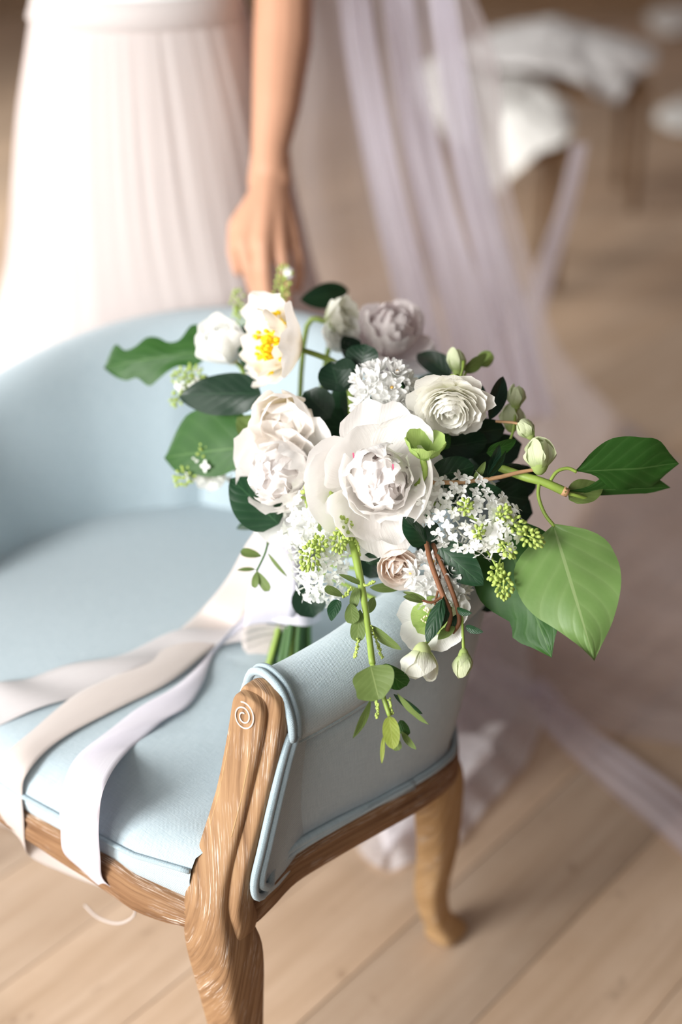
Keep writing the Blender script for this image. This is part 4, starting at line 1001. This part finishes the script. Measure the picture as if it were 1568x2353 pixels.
for pth, r_ in (([(978, 1235, 1.40), (990, 1290, 1.385), (1015, 1360, 1.375), (1035, 1410, 1.375), (1028, 1450, 1.377)], .0026), ([(995, 1250, 1.40), (1020, 1310, 1.385), (1048, 1385, 1.38), (1055, 1430, 1.382), (1040, 1455, 1.38)], .0024),
                ([(1000, 1270, 1.40), (1010, 1330, 1.39), (1000, 1390, 1.385)], .0014), ([(1018, 1370, 1.375), (995, 1384, 1.372), (970, 1380, 1.37)], .0014),
                ([(985, 1108, 1.40), (1060, 1108, 1.395), (1140, 1098, 1.395), (1195, 1085, 1.398), (1238, 1078, 1.40)], .0022)):
    tube('twig', [W(*p) for p in pth], [r_, r_, r_ * .8], M_TAN if pth[0][1] == 1108 else M_BROWN, bq, 7, 24)
# cut woody branch with two petioles
br = tube('branch', [W(1150, 1075, 1.42), W(1205, 1095, 1.405), W(1250, 1108, 1.40), W(1300, 1130, 1.40)], [.004, .0044, .0042, .0046], M_STEM, bq, 9, 18)
make('branch_bark', *tube_data([W(1293, 1127, 1.40), W(1306, 1133, 1.40)], [.0048, .0044], 9)[:2], M_TAN, br)
for pth in ([(1262, 1110, 1.40), (1280, 1084, 1.40), (1305, 1076, 1.40), (1326, 1084, 1.40)], [(1240, 1108, 1.40), (1238, 1140, 1.395), (1252, 1180, 1.388), (1275, 1210, 1.385)], [(1303, 1133, 1.40), (1330, 1140, 1.402), (1360, 1148, 1.41)]):
    tube('petiole', [W(*p) for p in pth], .0018, M_STEM, bq, 7, 16)
# mistletoe that trails down the outside of the arm
mst = [(795, 1180, 1.44), (815, 1265, 1.41), (832, 1350, 1.395), (846, 1440, 1.375), (856, 1525, 1.355)]
tube('mistletoe_stem', [W(*p) for p in mst], [.0042, .0040, .0036, .003, .0032], M_STEM, bq, 8, 30)
tube('mistletoe_stem', [W(856, 1525, 1.355), W(872, 1570, 1.352), W(884, 1610, 1.348), W(896, 1645, 1.345)], [.0026, .0024, .0022], M_STEM, bq, 7, 14)
ML = dict(fold=.12, name='mistletoe_leaf')
leaf(852, 1530, 1.352, 872, 1608, 1.338, 96, L_OLIVE, ([0, .7, .95, 1.03, 1.05, 1.02, .95, .85, .7, .5, .25], [0, .6, .85, .98, 1.0, .98, .95, .95, .98, .85, .3]), .1, .2, .05, label='broad round leaf at the end of the trailing stem', nu=16, nv=11, name='mistletoe_leaf')
leaf(872, 1530, 1.36, 935, 1575, 1.372, 52, L_MID, 'round', .3, **ML); leaf(912, 1592, 1.35, 988, 1664, 1.34, 24, L_OLIVE, 'lance', .9, **ML); leaf(905, 1595, 1.36, 972, 1640, 1.36, 20, L_DARK, 'lance', .4, **ML)
leaf(852, 1608, 1.35, 810, 1696, 1.345, 22, L_OLIVE, 'lance', -.6, **ML); leaf(895, 1645, 1.345, 905, 1722, 1.335, 40, L_LIME, 'ellip', .1, **ML); leaf(900, 1690, 1.345, 918, 1724, 1.345, 26, L_OLIVE, 'round', .2, **ML)
leaf(920, 1655, 1.352, 938, 1690, 1.352, 26, L_MID, 'round', .4, **ML); leaf(922, 1680, 1.35, 958, 1722, 1.345, 18, L_OLIVE, 'lance', .5, **ML); leaf(882, 1690, 1.345, 878, 1756, 1.34, 11, L_LIME, 'lance', .2, **ML)
leaf(848, 1435, 1.38, 924, 1492, 1.372, 30, L_OLIVE, 'lance', .6, **ML); leaf(828, 1400, 1.385, 822, 1476, 1.375, 36, L_OLIVE, 'obov', .2, **ML); leaf(806, 1385, 1.385, 812, 1434, 1.375, 34, L_OLIVE, 'obov', .1, **ML)
leaf(776, 1378, 1.385, 762, 1428, 1.375, 34, L_DARK, 'ovate', .5, **ML); leaf(790, 1370, 1.385, 745, 1352, 1.38, 22, L_OLIVE, 'obov', .5, **ML); leaf(836, 1345, 1.395, 778, 1320, 1.39, 14, L_OLIVE, 'lance', .5, **ML)
leaf(822, 1350, 1.39, 812, 1400, 1.388, 24, L_OLIVE, 'ellip', .3, **ML); leaf(845, 1410, 1.40, 860, 1372, 1.41, 22, L_OLIVE, 'lance', .3, **ML); leaf(838, 1275, 1.42, 874, 1296, 1.42, 26, L_DARK, 'ovate', .3, **ML); leaf(850, 1350, 1.43, 930, 1345, 1.44, 26, L_OLIVE, 'lance', .4, **ML)
leaf(838, 1405, 1.385, 850, 1450, 1.38, 22, L_MID, 'lance', .5, **ML)
cr_ = random.Random(2)
def catkin(pth, n=16):
    P = cr([W(*p) for p in pth], n); dat = [tube_data(P, .0008, 5)]
    for k, p in enumerate(P):
        for s in range(2):
            v, f, _ = ellipsoid(p + Vector((cr_.uniform(-1, 1), cr_.uniform(-1, 1), cr_.uniform(-1, 1))) * .0012, .0011, .0011, .0012, 6, 4); dat.append((v, f, None))
    V, Fc, _ = merge(dat); make('catkin', V, Fc, M_BUDGRN, bq)
for pth in ([(824, 1470, 1.372), (820, 1492, 1.372), (816, 1510, 1.372)], [(852, 1436, 1.375), (864, 1468, 1.372), (872, 1490, 1.372), (878, 1510, 1.37)], [(866, 1606, 1.345), (868, 1628, 1.345), (866, 1650, 1.345)], [(894, 1606, 1.347), (898, 1625, 1.347), (902, 1640, 1.347)],
            [(836, 1345, 1.385), (850, 1342, 1.382), (862, 1335, 1.38)], [(790, 1372, 1.382), (800, 1362, 1.38), (808, 1352, 1.38)], [(818, 1240, 1.41), (824, 1260, 1.408), (826, 1275, 1.408)]): catkin(pth)
# small olive sprig over the tied ribbon
tube('sprig_stem', [W(655, 1200, 1.52), W(622, 1235, 1.50), W(608, 1275, 1.495), W(590, 1312, 1.495)], .0013, M_STEMD, bq, 6, 16)
for a in ((602, 1278, 552, 1268, 22), (590, 1312, 620, 1358, 24), (590, 1312, 586, 1352, 18), (588, 1308, 545, 1310, 10), (622, 1240, 598, 1205, 14), (615, 1270, 662, 1326, 10), (612, 1250, 640, 1215, 12)):
    leaf(a[0], a[1], 1.495, a[2], a[3], 1.49, a[4], L_OLIVE, 'obov' if a[4] > 15 else 'lance', .3, .2, name='sprig_leaf')
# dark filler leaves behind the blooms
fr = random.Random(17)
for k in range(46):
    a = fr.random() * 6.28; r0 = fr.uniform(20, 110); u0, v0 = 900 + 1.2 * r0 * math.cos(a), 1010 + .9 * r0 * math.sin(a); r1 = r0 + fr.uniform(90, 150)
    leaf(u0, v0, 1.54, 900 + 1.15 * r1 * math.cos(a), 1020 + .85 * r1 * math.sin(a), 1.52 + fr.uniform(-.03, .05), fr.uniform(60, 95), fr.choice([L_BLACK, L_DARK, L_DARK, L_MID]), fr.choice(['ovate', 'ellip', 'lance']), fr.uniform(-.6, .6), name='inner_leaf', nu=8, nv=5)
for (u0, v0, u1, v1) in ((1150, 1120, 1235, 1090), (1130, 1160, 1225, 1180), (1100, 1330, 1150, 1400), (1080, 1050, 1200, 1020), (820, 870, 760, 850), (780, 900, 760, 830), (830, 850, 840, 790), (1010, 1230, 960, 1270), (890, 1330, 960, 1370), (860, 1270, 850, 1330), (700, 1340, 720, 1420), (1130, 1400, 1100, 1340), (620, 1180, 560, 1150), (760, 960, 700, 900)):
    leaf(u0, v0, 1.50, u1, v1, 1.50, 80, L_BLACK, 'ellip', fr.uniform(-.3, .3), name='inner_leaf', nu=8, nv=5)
# tied stems down to the seat, ribbon wrap
FOOT = C(.115, .27, .462)
for k in range(16):
    a = k * 2.39996; r1 = .004 + .018 * math.sqrt(k / 16)
    dd = Vector((math.cos(a) * r1, math.sin(a) * r1, 0)); 
    tube('stem', [BIND + dd * .8, BIND.lerp(FOOT, .5) + dd * .9, FOOT + dd * 1.5 + Vector((0, 0, fr.uniform(0, .008)))], .0034, fr.choice([M_STEM, M_STEMD, M_STEMD]), bq, 7, 8)
wax = (FOOT - BIND).normalized(); e1 = wax.orthogonal().normalized(); e2 = wax.cross(e1); V, U = [], []
for i in range(14):
    q = i / 13
    for j in range(36):
        a = 2 * math.pi * j / 36; rr = .026 + .004 * math.cos(q * 6) + .0018 * math.sin(5 * a + q * 8)
        V.append(BIND + (FOOT - BIND) * (-.10 + .55 * q) + (e1 * math.cos(a) + e2 * math.sin(a)) * rr); U.append((q * .05, a * .02))
make('ribbon_wrap', V, grid_faces(14, 36, True), M_RIBC, bq, uvs=U)

# ------------------------------------------------------------------ ribbons
def band(name, L, Rr, mt, label, n=70, m=9, wav=.0015, seed=0.0):
    A_, B_ = cr(L, n), cr(Rr, n); V, U = [], []; s = 0
    for i in range(n):
        if i: s += (A_[i] - A_[i - 1]).length
        for j in range(m):
            q = j / (m - 1); p = A_[i].lerp(B_[i], q)
            p = p + Vector((0, 0, 1)) * (wav * math.sin(i * .35 + q * 3 + seed)) + Vector((0, 0, .0035)) * math.sin(math.pi * q)
            V.append(p); U.append((s, q * .04))
    o = make(name, V, grid_faces(n, m), mt, uvs=U)
    md = o.modifiers.new('thickness', 'SOLIDIFY'); md.thickness = .0005
    if label: tag(o, label, 'ribbon', 'silk ribbons trailing from the bouquet')
    return o
def onb(u, v, b):
    d = ray(u, v); t = (b - (CAM - P0).dot(BV)) / d.dot(BV); return CAM + d * t
ZS = .492
def sz(u, v, extra=.006):
    """pixel -> point a little above the crowned seat"""
    z = .47
    for _ in range(8):
        p = atz(u, v, z); a, b = (p - P0).dot(AV), (p - P0).dot(BV); x = max(0, min(1, a / .6)); y = max(0, min(1, (b + .02) / .62))
        z = .438 + .9 * (.034 * (1 - abs(2 * x - 1) ** 2.6) * (1 - abs(2 * y - 1) ** 3) + .026) * (math.sqrt(max(0, 1 - max(0, 1 - y / .06) ** 2)) if y < .06 else 1) + extra
    return atz(u, v, z)
band('silk_ribbon', [W(610, 1400, 1.63)] + [sz(*p) for p in ((540, 1432), (400, 1455), (250, 1510), (100, 1545), (0, 1572), (-80, 1592))],
     [W(615, 1440, 1.62)] + [sz(*p) for p in ((550, 1478), (430, 1500), (300, 1545), (150, 1610), (0, 1662), (-80, 1692))], M_RIBA, 'pale grey silk ribbon lying across the seat to the far arm', wav=.003)
band('silk_ribbon', [W(600, 1205, 1.585), W(560, 1262, 1.60), W(520, 1330, 1.64)] + [sz(*p) for p in ((462, 1405), (390, 1465), (290, 1540), (170, 1600), (70, 1680), (5, 1745))] + [onb(-22, 1800, -.030), onb(-12, 1850, -.036), onb(25, 1905, -.034), onb(62, 1925, -.020), onb(150, 1960, .0), onb(235, 2012, .012), onb(300, 2058, .012)],
     [W(668, 1235, 1.575), W(625, 1300, 1.59), W(590, 1365, 1.62)] + [sz(*p) for p in ((548, 1435), (490, 1490), (400, 1560), (280, 1622), (135, 1705), (62, 1775))] + [onb(52, 1830, -.030), onb(55, 1880, -.036), onb(58, 1938, -.034), onb(72, 1972, -.018), onb(150, 2005, .0), onb(228, 2040, .012), onb(285, 2066, .012)], M_RIBB, 'blush silk ribbon with a curl hanging under the front rail', n=110)
band('silk_ribbon', [W(575, 1400, 1.60)] + [sz(*p) for p in ((482, 1500), (400, 1580), (300, 1640), (222, 1700), (162, 1762))] + [onb(140, 1840, -.034), onb(140, 1900, -.040), onb(148, 1960, -.040), onb(200, 2010, -.034), onb(250, 2048, -.026)],
     [W(600, 1410, 1.60)] + [sz(*p) for p in ((502, 1490), (465, 1575), (425, 1628), (365, 1665), (295, 1725))] + [onb(240, 1812, -.034), onb(228, 1890, -.040), onb(231, 1970, -.040), onb(238, 2020, -.034), onb(282, 2064, -.022)], M_RIBC, 'lilac white silk ribbon falling over the front rail', n=90)
# loose loops of the bow beside the stems
band('ribbon_loop', [W(640, 1215, 1.57), W(600, 1260, 1.56), W(575, 1340, 1.57), W(560, 1440, 1.60)], [W(690, 1240, 1.57), W(684, 1300, 1.55), W(680, 1370, 1.56), W(672, 1440, 1.60)], M_RIBC, None, seed=1.0); attach(bpy.data.objects['ribbon_loop'], bq)
lp = band('ribbon_loop', [W(560, 1440, 1.60), W(556, 1480, 1.63), W(575, 1515, 1.645)], [W(672, 1440, 1.60), W(668, 1462, 1.625), W(625, 1505, 1.64)], M_RIBB, None, seed=2.0); attach(lp, bq)
tube('ribbon_tail', [onb(290, 2060, .012), onb(310, 2085, .016), onb(304, 2108, .02), onb(270, 2122, .024), onb(225, 2108, .03), onb(195, 2080, .034)], .0014, M_RIBB, bpy.data.objects['silk_ribbon.001'], 6, 30)
